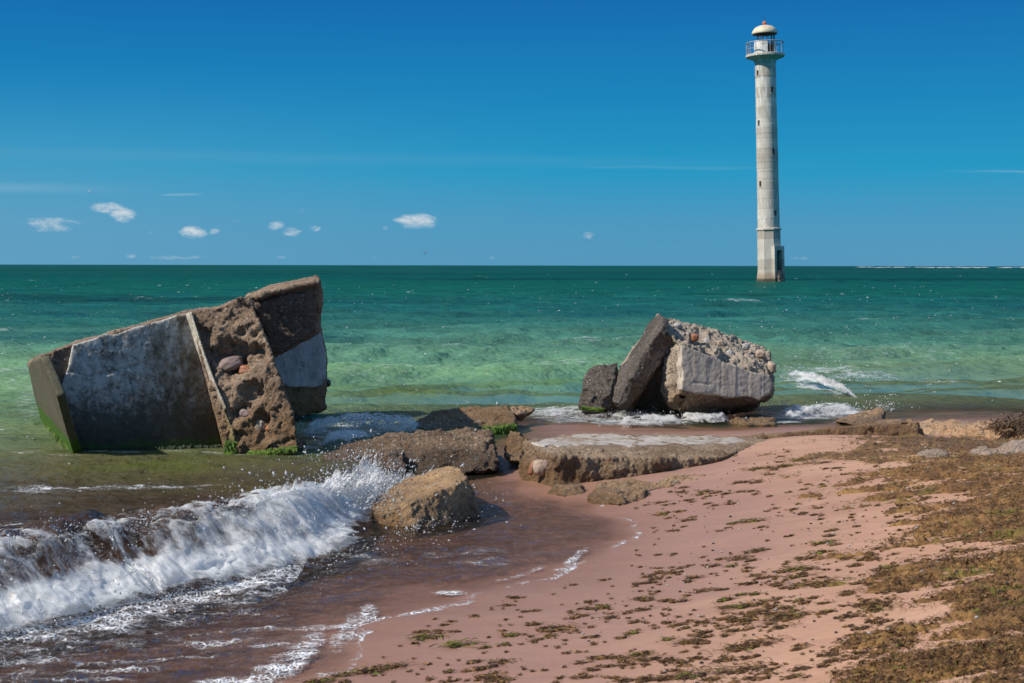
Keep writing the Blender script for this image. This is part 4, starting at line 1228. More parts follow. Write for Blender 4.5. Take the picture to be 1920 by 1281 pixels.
# ---- low pieces between the blocks
h_a = [[P(778, 792, 13.3), P(812, 772, 13.5), P(830, 769, 13.55), P(880, 764, 13.6), P(954, 761, 13.7), P(962, 774, 13.5), P(968, 790, 13.4), P(966, 802, 13.2), P(900, 812, 12.95), P(840, 812, 12.9), P(800, 806, 13.0), P(790, 800, 14.0), P(960, 780, 14.3), P(860, 775, 14.2)]]
for p_ in list(h_a[0][7:11]): h_a[0].append(p_ + np.array((0, 0, -.2)))
ra, _ = boulder('concrete_slab', h_a, M_RUB_A, 'half sunk brown slab with a bright green weed edge, behind the dark wall piece', 'concrete slab', 51, .6, .014, 24)
moss([P(905, 806, 12.95), P(930, 807, 13.0), P(966, 799, 13.15)], 0.03, ra, seed=5, n=600, length=.05)
h_a2 = [[P(952, 764, 13.9), P(975, 762, 14.0), P(1003, 766, 14.1), P(1000, 772, 14.0), P(972, 778, 13.8), P(960, 778, 13.8), P(980, 775, 14.5), P(975, 790, 14.0)]]
boulder('flat_stone', h_a2, M_GOLD, 'small flat tan stone in the foam at the right end of the half sunk slab', 'stone', 52, .4, .012, 26)

h_b = [[P(608, 858, 10.75), P(618, 846, 10.9), P(669, 828, 11.0), P(726, 818, 11.05), P(726, 834, 10.8), P(650, 880, 10.45), P(612, 872, 10.6), P(780, 895, 10.45), P(700, 840, 11.6), P(620, 880, 11.5)],
       [P(722, 817, 11.05), P(780, 811, 11.0), P(840, 806, 11.0), P(884, 803, 11.0), P(916, 808, 11.0), P(924, 826, 10.75), P(932, 852, 10.6), P(932, 878, 10.5), P(866, 892, 10.4), P(779, 892, 10.35), P(720, 886, 10.4), P(730, 826, 10.75), P(860, 820, 10.72), P(900, 815, 11.5), P(740, 825, 11.5), P(920, 880, 11.4), P(740, 880, 11.4)]]
rbk, _ = boulder('wall_fragment', h_b, M_WETR, 'dark wet wall fragment lying across the shallows behind the foreground rock', 'concrete block', 61, .85, .011, 26)
boulder('rock_chunk', [[P(724, 850, 10.35), P(736, 843, 10.4), P(756, 846, 10.4), P(764, 872, 10.3), P(758, 884, 10.25), P(728, 880, 10.25), P(730, 860, 10.7), P(756, 862, 10.7)]], M_RUBD, 'small upright chunk of stone against the front of the dark wall fragment', 'rock', 62, .6, .010, 26)
h_c = [[P(946, 858, 10.85), P(950, 830, 11.0), P(957, 807, 11.1), P(974, 806, 11.1), P(988, 818, 11.1), P(992, 850, 10.9), P(978, 866, 10.75), P(955, 866, 10.75), P(960, 860, 11.5), P(990, 860, 11.4)]]
boulder('upright_rock', h_c, M_RUB, 'small upright brown rock beside the left end of the whitewashed slab', 'rock', 63, .8, .011, 24)
boulder('smooth_boulder', [[P(918, 868, 10.6), P(926, 854, 10.7), P(940, 853, 10.7), P(948, 862, 10.7), P(946, 876, 10.55), P(924, 880, 10.5), P(930, 870, 11.0), P(945, 870, 10.9)]], M_BLACK, 'smooth black boulder at the right end of the dark wall fragment', 'boulder', 64, .25, .010, 24, rel=4)
boulder('sunken_rock', [[P(540, 838, 11.8), P(556, 826, 11.9), P(572, 828, 11.95), P(570, 840, 11.8), P(545, 848, 11.7), P(560, 845, 12.2), P(540, 850, 12.1)]], M_GOLD, 'little wet rock at the foot of the big tilted wreck', 'rock', 65, .6, .010, 26)

# foreground rock
h_e = [[P(696, 944, 8.72), P(698, 962, 8.52), G(702, 976, 0), P(722, 928, 9.15), P(744, 903, 9.35), P(800, 884, 9.2), P(840, 871, 9.2), P(864, 877, 9.05), P(878, 896, 8.86), P(864, 904, 8.72), P(815, 922, 8.55), P(764, 946, 8.42), P(735, 968, 8.45), G(738, 984, 0), G(779, 989, 0), G(840, 980, 0), G(899, 967, 0), P(896, 950, 8.75), P(886, 920, 8.8), P(860, 900, 9.7), P(760, 940, 9.6), P(890, 960, 9.5)]]
h_e[0] += [p_ + np.array((0, 0, -.25)) for p_ in (G(700, 962, 0), G(738, 980, 0), G(779, 989, 0), G(840, 980, 0), G(899, 967, 0), P(760, 945, 9.6), P(890, 955, 9.5))]
boulder('foreground_rock', h_e, M_ROCK, 'tan wedge shaped rock in the wash, nearest to the camera', 'rock', 71, .40, .009, 26)

# the big whitewashed slab lying on the sand
zt = {}
T_ = lambda x, y, z: G(x, y, z)
PLT = plane3(T_(1000, 827, .281), T_(1425, 825, .178), T_(1130, 848, .234))
s_top = [RP(x, y, *PLT) for x, y in [(984, 826), (1040, 819), (1102, 812.5), (1250, 815), (1400, 820), (1440, 825), (1400, 834), (1240, 838), (1130, 838), (1060, 838)]]
s_top += [RP(x, y, *PLT) + np.array((0, 0, -.025)) for x, y in [(1352, 851), (1240, 853), (1130, 851), (1037, 848)]]
s_all = s_top + [p_ * (1, 1, 0) + np.array((0, 0, -.15)) for p_ in s_top]
s_all += [T_(1041, 911, .015), T_(980, 892, .0), T_(1190, 893, .07), T_(1110, 905, .03), T_(1354, 858, .11)]
def slab_extra(c, no):
    topn = sm(.6, .9, no[:, 2])
    x, y = PIX(c)
    edge = sm(828, 850, y + (x - 984) * .0)
    d = (-rubble(c, .55, 24, 81) + .0045 * fbm(c, 9, 4, .65, 84) + .002) * topn * sm(846, 836, y)
    x0 = np.exp(-((x - 1012) / 16) ** 2 - ((y - 880) / 20) ** 2)
    return d - .03 * x0 + 0.015 * ridged(c * (1, 1, .6), 7, 3, .5, 8) * (1 - topn)
slab, _ = boulder('floor_slab', [s_all], mat_rubble('sun-lightened slab conglomerate', (0.56, 0.41, 0.275), (0.25, 0.165, 0.105), wet=0.11, dirt=.35, gold=.12), 'long concrete floor slab with worn whitewashed top, lying half buried in the sand', 'concrete slab', 81, .55, .011, 24, slab_extra)  # brown conglomerate colour lightened to make the slab read as sunlit
wtop = panel([(994, 829), (1040, 821), (1102, 814), (1250, 816), (1380, 820), (1412, 825), (1390, 829), (1320, 832), (1240, 834), (1180, 838), (1120, 834), (1060, 836), (1010, 834)], PLT, 0.0035, 0.05, voxel=0.010, amp=0.001, seed=82, jagged=1.6)
link('whitewashed_top', wtop, M_WHITE, slab)
stone(1013, 877, 9.98, 14, 16, 13, M_BSTONE, slab, 83, R(20)); stone(997, 878, 10.0, 5, 14, 8, M_RSTONE, slab, 84, R(-15)); stone(1028, 868, 9.95, 9, 12, 9, M_STONE, slab, 85)

# pebbly crusts in front of it
def crust(name, pts, z0, h, m, label, seed, cat='rubble', lift=None, amp=.8):
    poly = [G(x, y, z0) for x, y in pts]
    hs = []
    c0 = np.mean(poly, axis=0)
    top = [p_ + (c0 - p_) * .22 + np.array((0, 0, h * (lift[i] if lift else 1))) for i, p_ in enumerate(poly)]
    hs = [poly + top + [p_ + np.array((0, 0, -.1)) for p_ in poly]]
    return boulder(name, hs, m, label, cat, seed, amp, .011, 26)[0]
crust('rubble_patch', [(1100, 934), (1160, 944), (1222, 936), (1245, 922), (1200, 909), (1120, 914)], .035, .045, M_GOLD, 'low patch of pebbly tan rubble in the sand below the whitewashed slab', 91)
crust('rubble_strip', [(1215, 916), (1280, 914), (1330, 905), (1358, 902), (1352, 895), (1300, 896), (1240, 905)], .075, .03, M_GOLD, 'thin strip of tan crust in the sand, right of the pebbly patch', 92)
crust('flat_crust', [(1030, 922), (1060, 930), (1095, 930), (1090, 918), (1060, 916)], .01, .03, M_GOLD, 'small wet crust of conglomerate at the foot of the whitewashed slab', 93)

# long ledge of broken floor, right
lt = [G(1392, 819, .185), G(1493, 809, .215), G(1593, 799, .250), G(1700, 791, .280), G(1722, 790, .285)]
lb = [p_ * (1, 1, 0) + np.array((0, -.03, zz)) for p_, zz in zip(lt, (.12, .08, .06, .04, .04))]
lh = []
for i in range(4):
    q_ = [lt[i], lt[i + 1], lb[i], lb[i + 1]]
    lh.append(q_ + [back(p_, .16, 0, -.02) for p_ in q_])
lh[-1] += [G(1728, 806, .14), G(1716, 822, .08)]
boulder('floor_ledge', lh, M_RUB, 'long low ledge of broken concrete floor with a sharp top edge, behind the weedy sand', 'concrete slab', 95, .42, .012, 24)
h_h = [[G(1563, 789, .02), P(1580, 782, 14.2), P(1613, 773, 14.4), P(1652, 764, 14.6), P(1660, 772, 14.5), P(1656, 790, 14.2), G(1600, 797, 0), G(1640, 797, 0), P(1620, 790, 15), P(1655, 785, 15), G(1570, 795, -.1)]]
boulder('tan_rock', h_h, M_GOLD, 'rough tan rock in the surf just behind the long ledge', 'rock', 96, .6, .012, 22)
boulder('small_slab', [[P(1632, 795, 13.2), P(1650, 787, 13.4), P(1690, 786, 13.5), P(1695, 792, 13.3), P(1660, 800, 13.0), P(1660, 796, 13.8)]], M_GOLD, 'small tan stone lying between the rough tan rock and the long ledge', 'stone', 97, .5, .011, 24)
crust('sunken_slab', [(1360, 792), (1400, 796), (1455, 795), (1452, 784), (1420, 783), (1380, 786)], -.01, .03, M_GOLD, 'flat wet slab awash just below the broken block on the right', 98, 'concrete slab')
# pebbly wall running out to the right edge
def run(name, tops, zb, depth, m, label, seed, amp=.9):
    hs = []
    for a, b in zip(tops[:-1], tops[1:]):
        q_ = [G(*a), G(*b)]
        q_ += [p_ * (1, 1, 0) + np.array((0, -.10, zb)) for p_ in q_]
        hs.append(q_ + [back(p_, depth, 0, -.03) for p_ in q_])
    return boulder(name, hs, m, label, 'rubble wall', seed, amp, .014, 20)[0]
M_ORG = mat_rubble('orange pebbly concrete', (0.68, 0.44, 0.265), (0.46, 0.27, 0.145), peb=(0.42, 0.30, 0.2), scale=30, wet=-.2, dirt=.25)
run('rubble_ledge', [(1722, 801, .17), (1780, 799, .21), (1850, 800, .255), (1930, 803, .30), (2100, 808, .35)], .06, .7, M_ORG, 'low orange pebbly concrete ledge running to the right edge of the beach', 99)
M_CRUST = mat_rubble('sandy pale concrete', (0.58, 0.44, 0.34), (0.40, 0.28, 0.20), peb=(0.40, 0.32, 0.25), scale=34, wet=-.2, dirt=.3)
crust('pale_lump', [(1712, 864), (1745, 870), (1780, 866), (1775, 854), (1730, 854)], .245, .035, M_CRUST, 'low pale lump of concrete among the weed, left of the other pale lumps', 101, 'concrete block')
crust('pale_slab', [(1812, 860), (1860, 866), (1900, 858), (1890, 847), (1830, 850)], .28, .04, M_CRUST, 'flat pale piece of concrete in the weed, middle one of the pale lumps', 102, 'concrete block')
crust('pale_rock', [(1868, 852), (1930, 858), (1990, 850), (1960, 836), (1890, 840)], .295, .06, M_CRUST, 'larger pale lump of concrete in the weed at the right edge of the photo', 103, 'concrete block')
# ------------------------------------------------------------------ breaking wave, splashes, spray
def mat_foam():
    m, t, out = new_mat('churned white water')
    c = t.n('ShaderNodeAttribute', attribute_name='flow').outputs['Vector']
    cov = t.n('ShaderNodeAttribute', attribute_name='cov').outputs['Fac']
    st = t.n('ShaderNodeMixRGB', {0: 0.06, 1: c, 2: t.noise(c, 3.0, 4, 0.6, out=1)}).outputs[0]
    n1 = t.noise(t.scale(st, (1.0, 0.45, 1.0)), 10, 8, 0.66, 0.7)
    n2 = t.noise(t.scale(st, (1.0, 0.30, 1.0)), 40, 5, 0.68, 0.3)
    n0 = t.noise(c, 4.5, 4, 0.6)
    f = t.math('ADD', t.math('MULTIPLY', n1, 0.75), t.math('ADD', t.math('MULTIPLY', n2, 0.40), t.math('MULTIPLY', n0, 0.75)))
    f = t.math('ADD', t.math('SUBTRACT', f, 0.95), t.math('MULTIPLY', t.math('SUBTRACT', cov, 0.5), 0.62))
    mask = t.math('MULTIPLY', t.ss(-0.10, 0.17, f), t.ss(0.02, 0.16, cov))
    dirt = t.math('MULTIPLY', t.ss(0.60, 0.72, t.noise(c, 22, 4, 0.65)), 0.42)
    col = t.mix(dirt, (0.94, 0.94, 0.93), (0.48, 0.30, 0.15))
    h = t.math('ADD', n1, t.math('MULTIPLY', n2, 0.7))
    nb = t.bump(h, 0.7, 0.014)
    d = t.n('ShaderNodeBsdfDiffuse', {'Color': col, 'Normal': nb})
    tl = t.n('ShaderNodeBsdfTranslucent', {'Color': col, 'Normal': nb})
    g = t.n('ShaderNodeBsdfGlossy', {'Color': (1, 1, 1), 'Roughness': 0.22, 'Normal': nb})
    a = t.n('ShaderNodeMixShader', {0: 0.60, 1: d.outputs[0], 2: tl.outputs[0]})
    a = t.n('ShaderNodeMixShader', {0: 0.05, 1: a.outputs[0], 2: g.outputs[0]})
    tr = t.n('ShaderNodeBsdfTransparent')
    fin = t.n('ShaderNodeMixShader', {0: mask, 1: tr.outputs[0], 2: a.outputs[0]})
    t.nt.links.new(fin.outputs[0], out.inputs[0])
    return m
M_FOAM = mat_foam()
def mat_drop():
    m, t, out = new_mat('spray drops')
    d = t.n('ShaderNodeBsdfDiffuse', {'Color': (0.82, 0.83, 0.84)})
    tl = t.n('ShaderNodeBsdfTranslucent', {'Color': (0.82, 0.83, 0.84)})
    g = t.n('ShaderNodeBsdfGlossy', {'Color': (1, 1, 1), 'Roughness': 0.08})
    a = t.n('ShaderNodeMixShader', {0: 0.4, 1: d.outputs[0], 2: tl.outputs[0]})
    fr = t.n('ShaderNodeFresnel', {'IOR': 1.33}).outputs[0]
    a = t.n('ShaderNodeMixShader', {0: fr, 1: a.outputs[0], 2: g.outputs[0]})
    t.nt.links.new(a.outputs[0], out.inputs[0])
    return m
M_DROP = mat_drop()

class Sheets:
    def __init__(self): self.co, self.f, self.cov, self.flow, self.k = [], [], [], [], 0
    def add(self, co, nr, nc, cov, flow):
        self.co.append(co); self.f.append(grid_faces(nr, nc) + self.k); self.cov.append(cov); self.flow.append(flow); self.k += len(co)
    def build(self, name):
        me = mesh_np(name, np.vstack(self.co), np.vstack(self.f))
        attr_f(me, 'cov', np.concatenate(self.cov))
        a = me.attributes.new('flow', 'FLOAT_VECTOR', 'POINT'); a.data.foreach_set('vector', np.vstack(self.flow).astype(np.float32).ravel())
        return link(name, me, M_FOAM)

_oct = np.array([(1, 0, 0), (-1, 0, 0), (0, 1, 0), (0, -1, 0), (0, 0, 1), (0, 0, -1)], float)
_octf = np.array([(0, 2, 4), (2, 1, 4), (1, 3, 4), (3, 0, 4), (2, 0, 5), (1, 2, 5), (3, 1, 5), (0, 3, 5)])
def drops(name, p, r, vel=None, stretch=1.0, m=None):
    n = len(p); rg = np.random.default_rng(n)
    d = rg.normal(size=(n, 3)) if vel is None else vel + rg.normal(0, .25, (n, 3))
    d /= np.linalg.norm(d, axis=1)[:, None]
    s = 1 + stretch * rg.random(n) ** 2
    v = _oct[None] * (r * rg.uniform(.75, 1.25, n))[:, None, None]
    v = v + d[:, None] * ((v * d[:, None]).sum(-1) * (s - 1)[:, None])[..., None]
    co = (v + p[:, None]).reshape(-1, 3)
    f = (_octf[None] + (np.arange(n) * 6)[:, None, None]).reshape(-1, 3)
    return link(name, mesh_np(name, co, f), m or M_DROP)

fr_ = np.random.default_rng(99)
# ---- the breaker
NT_, NS_ = 620, 110
sh = Sheets()
for layer in range(3):
    ti = np.linspace(0.0, 1.0, NT_); si = np.linspace(-0.20, 0.74, NS_)
    T_g, S_g = np.meshgrid(ti, si, indexing='ij'); tf, sf = T_g.ravel(), S_g.ravel()
    k = tf * (len(CREST) - 1); i0 = np.clip(k.astype(int), 0, len(CREST) - 2); fr = (k - i0)[:, None]
    c = CREST[i0] * (1 - fr) + CREST[i0 + 1] * fr; nn = CNOR[i0] * (1 - fr) + CNOR[i0 + 1] * fr
    A_ = CAMP[i0] * (1 - fr[:, 0]) + CAMP[i0 + 1] * fr[:, 0]
    flow = np.stack([tf * CREST_L, sf, np.full_like(tf, layer * 3.7)], 1)
    lump_n = fbm(flow, 3.2, 4, .55, 10 + layer); fine = ridged(flow * (1, .6, 1), 11, 3, .55, 20 + layer)
    w_ = (0.30 + 0.12 * tf) * np.interp(tf, [0, .86, 1], [1, 1, .5])
    A_ = A_ * (.15 + .85 * sm(-.02, -.42, rock_side(c[:, 0] + nn[:, 0] * sf, c[:, 1] + nn[:, 1] * sf)))
    sw = sf + 0.05 * fbm(flow * (1, 0, 1), 2.5, 3, .55, 31)
    # the lip throws forward, then the water slides down to its foot
    prof = A_ * np.where(sw > 0, np.exp(-(np.maximum(sw, 0) / w_) ** 2.2), np.exp(-(np.minimum(sw, 0) / .5) ** 2))
    thick = sm(-.2, 0.0, sf) * sm(.74, .45, sf)
    z = prof + thick * (0.006 + layer * 0.012 + 0.038 * lump_n + 0.009 * fine * (0.5 + layer * .4))
    z = np.maximum(z, 0.008 + .004 * layer)
    adv = 0.04 * fbm(flow, 5, 3, .5, 40 + layer) * thick
    co = np.stack([c[:, 0] + nn[:, 0] * (sf + adv), c[:, 1] + nn[:, 1] * (sf + adv), z], 1)
    lip = np.exp(-((sf - .02) / .09) ** 2); foot = np.exp(-((sf - (.42 + .06 * tf)) / .15) ** 2); mid = sm(-.06, .06, sf) * sm(.62, .42, sf)
    tfac = np.interp(tf, [0, .22, .34, .46, .58, .8, 1], [.56, .46, .42, .54, .70, .80, .86])
    cov = np.maximum.reduce([mid * tfac, foot * 1.02, lip * np.interp(tf, [0, .4, .6, 1], [.66, .55, .78, .92])])
    cov = cov * sm(1.0, .94, tf + .05 * fbm(flow, 2, 2)) * sm(.74, .56, sf * np.interp(tf, [0, .86, 1], [1, 1, 1.7]) + .14 * fbm(flow * (1, 0, 1), 4, 3, .5, 44) + .06 * fbm(flow, 12, 3, .6, 45)) * sm(-.2, -.06, sf)
    sd_ = rock_side(co[:, 0], co[:, 1]) + .05 * fbm(flow, 6, 3, .5, 46)   # the rock stops it
    cov *= sm(.02, -.10, sd_)
    cov *= [1.0, .84, .70, .55][layer]
    sh.add(co, NT_, NS_, cov, flow)
# water thrown up where the wave strikes the rocks
def fan(px, py, Y, w_, h_, dirx, seed, lean=0.0, cov=.8):
    nu, nv = 40, 34
    U, V = np.meshgrid(np.linspace(-1, 1, nu), np.linspace(0, 1, nv), indexing='ij'); u, v = U.ravel(), V.ravel()
    b = P(px, py, Y)
    flow = np.stack([u * w_ * (1 + .6 * v), v * h_ * 1.2, np.full_like(u, seed * 1.9)], 1)
    n_ = fbm(flow, 6, 4, .6, seed)
    hh = h_ * (1 - .55 * np.abs(u) ** 1.5) * (1 + .35 * fbm(np.stack([u * 2, u * 0 + seed, u * 0], 1), 1.5, 3, .6, seed))
    co = np.stack([b[0] + u * w_ * (.55 + .6 * v) + lean * v * v * h_ + .05 * n_, b[1] + .12 * v * dirx + .07 * n_, b[2] + hh * (v * 1.3 - .3 * v * v) + .03 * n_], 1)
    cv = cov * sm(1.05, .25, v + .3 * np.abs(u)) * sm(1.0, .6, np.abs(u))
    sh.add(co, nu, nv, cv, flow)
for i, a in enumerate([(680, 945, 8.85, .13, .20, .5, 0), (706, 928, 9.3, .12, .20, .3, .1), (655, 950, 8.7, .18, .17, .4, -.15), (700, 915, 9.65, .12, .22, .2, 0), (735, 912, 9.8, .12, .14, .2, .25), (620, 955, 8.55, .22, .13, .3, -.1),
                       (690, 905, 9.9, .05, .30, .1, .1), (708, 900, 9.95, .09, .24, .1, .05), (668, 915, 9.6, .12, .2, .1, -.1), (755, 905, 9.9, .10, .08, .1, .2)]):
    fan(a[0], a[1], a[2], a[3], a[4], a[5], 60 + i, a[6], .78 if i < 4 else .66)
def crest_fan(t_, s_, w_, h_, seed, cov):
    i0 = int(t_ * (len(CREST) - 1)); nu, nv = 26, 20
    U, V = np.meshgrid(np.linspace(-1, 1, nu), np.linspace(0, 1, nv), indexing='ij'); u, v = U.ravel(), V.ravel()
    b = np.array((*(CREST[i0] + CNOR[i0] * s_), CAMP[i0] * math.exp(-(max(s_, 0) / .36) ** 2.2) - .02)); tg = _tan[i0]
    flow = np.stack([u * w_, v * h_, np.full_like(u, seed * 1.37)], 1)
    n_ = fbm(flow, 9, 4, .6, seed)
    hh = h_ * (1 - .6 * np.abs(u) ** 1.5) * (1 + .6 * fbm(np.stack([u * 2.5, u * 0 + seed, u * 0], 1), 1.5, 3, .6, seed))
    fw = .12 * v * v + .03 * n_
    co = np.stack([b[0] + tg[0] * u * w_ + CNOR[i0, 0] * fw, b[1] + tg[1] * u * w_ + CNOR[i0, 1] * fw, b[2] + hh * v * (1.25 - .3 * v) + .015 * n_], 1)
    sh.add(co, nu, nv, cov * sm(1.05, .2, v + .3 * np.abs(u)) * sm(1.0, .5, np.abs(u)), flow)
for i in range(70):
    t_ = fr_.uniform(.42, .86)
    k_ = .5 + 1.0 * float(fbm(np.array([[t_ * 9, 0, 0]]), 1.6, 3, .6, 77)[0])
    crest_fan(t_, fr_.uniform(-.05, .10), fr_.uniform(.06, .18), float(np.clip(fr_.uniform(.05, .13) * k_ + .03, .03, .16)), 200 + i, fr_.uniform(.50, .68))
wave = sh.build('breaking_wave_foam'); tag(wave, kind='stuff')

# smaller surf
def ridge(sh_, pts, h, w_, seed, cov=.9, layers=2):
    pw = np.array([G(x, y, h * .5) for x, y in pts]); sg = np.r_[0, np.cumsum(np.linalg.norm(np.diff(pw, axis=0), axis=1))]; L = sg[-1]
    nt, ns = max(30, int(L * 60)), 40
    for ly in range(layers):
        T_g, S_g = np.meshgrid(np.linspace(0, 1, nt), np.linspace(-1, 1, ns), indexing='ij'); t_, s_ = T_g.ravel(), S_g.ravel()
        x = np.interp(t_ * L, sg, pw[:, 0]); y = np.interp(t_ * L, sg, pw[:, 1])
        flow = np.stack([t_ * L, s_ * w_, np.full_like(t_, seed + ly * 2.3)], 1)
        n_ = fbm(flow, 4, 4, .6, seed + ly); n2 = ridged(flow, 10, 3, .55, seed + ly)
        env = sm(0, .18, t_) * sm(1, .8, t_)
        z = h * env * np.exp(-(s_ / .5) ** 2) * (1 + .5 * n_) + env * sm(1, .4, np.abs(s_)) * (.02 + .03 * n2 * (h / .2) + .015 * ly)
        z = np.maximum(z, 0.012)
        c_ = cov * env ** .6 * sm(1.0, .35, np.abs(s_) + .35 * fbm(flow, 3, 3, .5, seed + 5)) * (1, .75, .6)[ly]
        sh_.add(np.stack([x, y + s_ * w_, z], 1), nt, ns, c_, flow)
s2_ = Sheets()
ridge(s2_, [(556, 812), (610, 800), (660, 792), (700, 794), (760, 800), (825, 806)], .07, .5, 3, .60, 3)
ridge(s2_, [(600, 826), (650, 824), (700, 822)], .06, .35, 9, .7)
ridge(s2_, [(980, 784), (1030, 776), (1090, 772), (1160, 776), (1230, 786), (1300, 792)], .03, .75, 5, .50)
ridge(s2_, [(1150, 796), (1220, 792), (1290, 790)], .04, .35, 6, .58)
ridge(s2_, [(1455, 780), (1500, 775), (1550, 772), (1620, 768)], .05, .50, 7, .60, 3)
ridge(s2_, [(1450, 704), (1495, 706), (1530, 714), (1562, 726), (1594, 740)], .06, 1.1, 8, .80, 3)
ridge(s2_, [(1270, 783), (1330, 786), (1370, 783)], .04, .3, 11, .7)
surf = tag(s2_.build('surf_foam'), kind='stuff')

# ---- drops
pp, rr_, vv = [], [], []
def cloud(n, f, r0, r1):
    q, v = f(n); pp.append(q); vv.append(v)
    rr_.append(r0 * (r1 / r0) ** (fr_.random(n) ** 2.2))
def on_crest(n):
    t_ = fr_.uniform(.10, .97, n); k = t_ * (len(CREST) - 1); i0 = k.astype(int)
    clump = np.clip(.35 + 1.1 * fbm(np.stack([t_ * 9, t_ * 0, t_ * 0], 1), 1.6, 3, .6, 77), .08, 1.6)
    s_ = fr_.normal(0.03, .07, n)
    z = CAMP[i0] + fr_.exponential(.035, n) * clump + fr_.normal(0, .02, n) - .01
    q = np.stack([CREST[i0, 0] + CNOR[i0, 0] * s_, CREST[i0, 1] + CNOR[i0, 1] * s_, z], 1)
    v = np.stack([CNOR[i0, 0] * .6, CNOR[i0, 1] * .6, np.full(n, .6)], 1)
    return q, v
cloud(2600, on_crest, .0016, .0068)
def on_face(n):
    t_ = fr_.uniform(.05, .98, n); i0 = (t_ * (len(CREST) - 1)).astype(int)
    s_ = fr_.uniform(.02, .6, n)
    z = CAMP[i0] * np.exp(-(s_ / (.3 + .14 * t_)) ** 2.2) + .04 + fr_.exponential(.03, n)
    q = np.stack([CREST[i0, 0] + CNOR[i0, 0] * s_, CREST[i0, 1] + CNOR[i0, 1] * s_, z], 1)
    return q, np.stack([CNOR[i0, 0], CNOR[i0, 1], np.full(n, -.9)], 1)
cloud(1300, on_face, .0016, .0060)
def at_foot(n):
    t_ = fr_.uniform(.02, .95, n); i0 = (t_ * (len(CREST) - 1)).astype(int)
    s_ = .55 + fr_.exponential(.13, n)
    return np.stack([CREST[i0, 0] + CNOR[i0, 0] * s_, CREST[i0, 1] + CNOR[i0, 1] * s_, np.abs(fr_.normal(.02, .02, n))], 1), np.stack([CNOR[i0, 0], CNOR[i0, 1], np.zeros(n)], 1)
cloud(1300, at_foot, .0016, .0055)
def burst(px, py, Y, sx, h, n, r0=.002, r1=.008, sy=.15):
    def f(n):
        b = P(px, py, Y)
        a = fr_.normal(0, 1, (n, 3)); hz = fr_.exponential(h, n)
        q = np.stack([b[0] + a[:, 0] * sx * (.6 + hz / h * .4), b[1] + a[:, 1] * sy, np.maximum(.01, b[2] + hz)], 1)
        return q, np.stack([a[:, 0] * .4, a[:, 1] * .1, np.ones(n)], 1)
    cloud(n, f, r0, r1)
burst(690, 930, 9.2, .12, .06, 1300); burst(690, 890, 9.8, .05, .07, 500); burst(660, 940, 8.8, .16, .05, 900); burst(735, 910, 9.8, .10, .04, 500); burst(610, 945, 8.6, .25, .05, 600)
burst(600, 805, 13.0, .22, .04, 260, .003, .008, .2); burst(690, 798, 13.1, .16, .05, 380, .003, .008, .2); burst(770, 802, 13.0, .18, .03, 180, .003, .007, .2)
burst(1490, 694, 20.5, .35, .05, 120, .004, .009, .3); burst(1540, 718, 19.5, .4, .03, 120, .004, .010, .3); burst(1220, 780, 14.3, .5, .025, 350, .002, .006, .2); burst(1530, 768, 15.0, .45, .03, 300, .003, .008, .2); burst(1660, 768, 14.6, .05, .05, 90, .003, .007, .1)
burst(620, 870, 10.6, .12, .05, 200); burst(500, 770, 15.0, .5, .02, 60, .003, .006, .3)
# flecks of foam and little whitecaps strewn over the open water
def strew(n, y0, y1, k0, k1, name):
    Y = y0 * (y1 / y0) ** fr_.random(n); x = fr_.uniform(-.45, .45, n) * Y
    q = P2(x, Y)
    ok = (fbm(q * (.5, 1, 1), .35, 4, .6, 95) + .5 * fbm(q, 2.2, 2, .5, 96) > fr_.uniform(-.2, .7, n)) & (ground_z(x, Y) < -.15)
    x, Y = x[ok], Y[ok]
    z = sea_z(x, Y) * (0.22 + 0.78 * sm(10.5, 20, Y + .25 * x)) * .92 + .006
    r = Y * fr_.uniform(k0, k1, len(x)) * (1 + 1.2 * fr_.random(len(x)) ** 6)
    o = drops(name, np.zeros((len(x), 3)), np.ones(len(x)), None, 0.6)
    co = get_co(o.data).reshape(len(x), 6, 3)
    co = co * (r[:, None] * np.array((1, 1, 1))[None])[:, None, :] * np.array((2.0, 1.6, .8)) + np.stack([x, Y, z], 1)[:, None]
    set_co(o.data, co.reshape(-1, 3))
    return o
fk = strew(6500, 11.5, 110, .00010, .00030, 'foam_flecks'); tag(fk, kind='stuff')
# a line of breakers far out at the right
nb_ = 46
Yb = fr_.uniform(1300, 1900, nb_); xb_ = (fr_.uniform(1585, 1990, nb_) - 960) / FPX * Yb
br_ = drops('far_breakers', np.zeros((nb_, 3)), np.ones(nb_), None, .3)
cb_ = get_co(br_.data).reshape(nb_, 6, 3) * np.stack([fr_.uniform(3, 14, nb_), fr_.uniform(2, 4, nb_), fr_.uniform(.35, .75, nb_)], 1)[:, None] + np.stack([xb_, Yb, np.full(nb_, .1)], 1)[:, None]
set_co(br_.data, cb_.reshape(-1, 3)); tag(br_, kind='stuff')
spray = drops('sea_spray', np.vstack(pp), np.concatenate(rr_), np.vstack(vv), 2.2); tag(spray, kind='stuff')
# ------------------------------------------------------------------ seaweed thrown up on the sand
def mat_weed():
    m, t, out = new_mat('drying seaweed')
    p = pos(t)
    c = t.n('ShaderNodeAttribute', attribute_name='wcol').outputs['Color']
    n = t.noise(p, 60, 4, 0.65)
    c = t.mix(t.ss(0.35, 0.7, n), c, t.mix(1.0, c, (0.5, 0.45, 0.4), 'MULTIPLY'))
    b = finish(t, out, c, 0.62, t.bump(t.noise(p, 140, 5, 0.75), 0.9, 0.008), 0.35)
    return m
M_WD = mat_weed()
wr = np.random.default_rng(17)
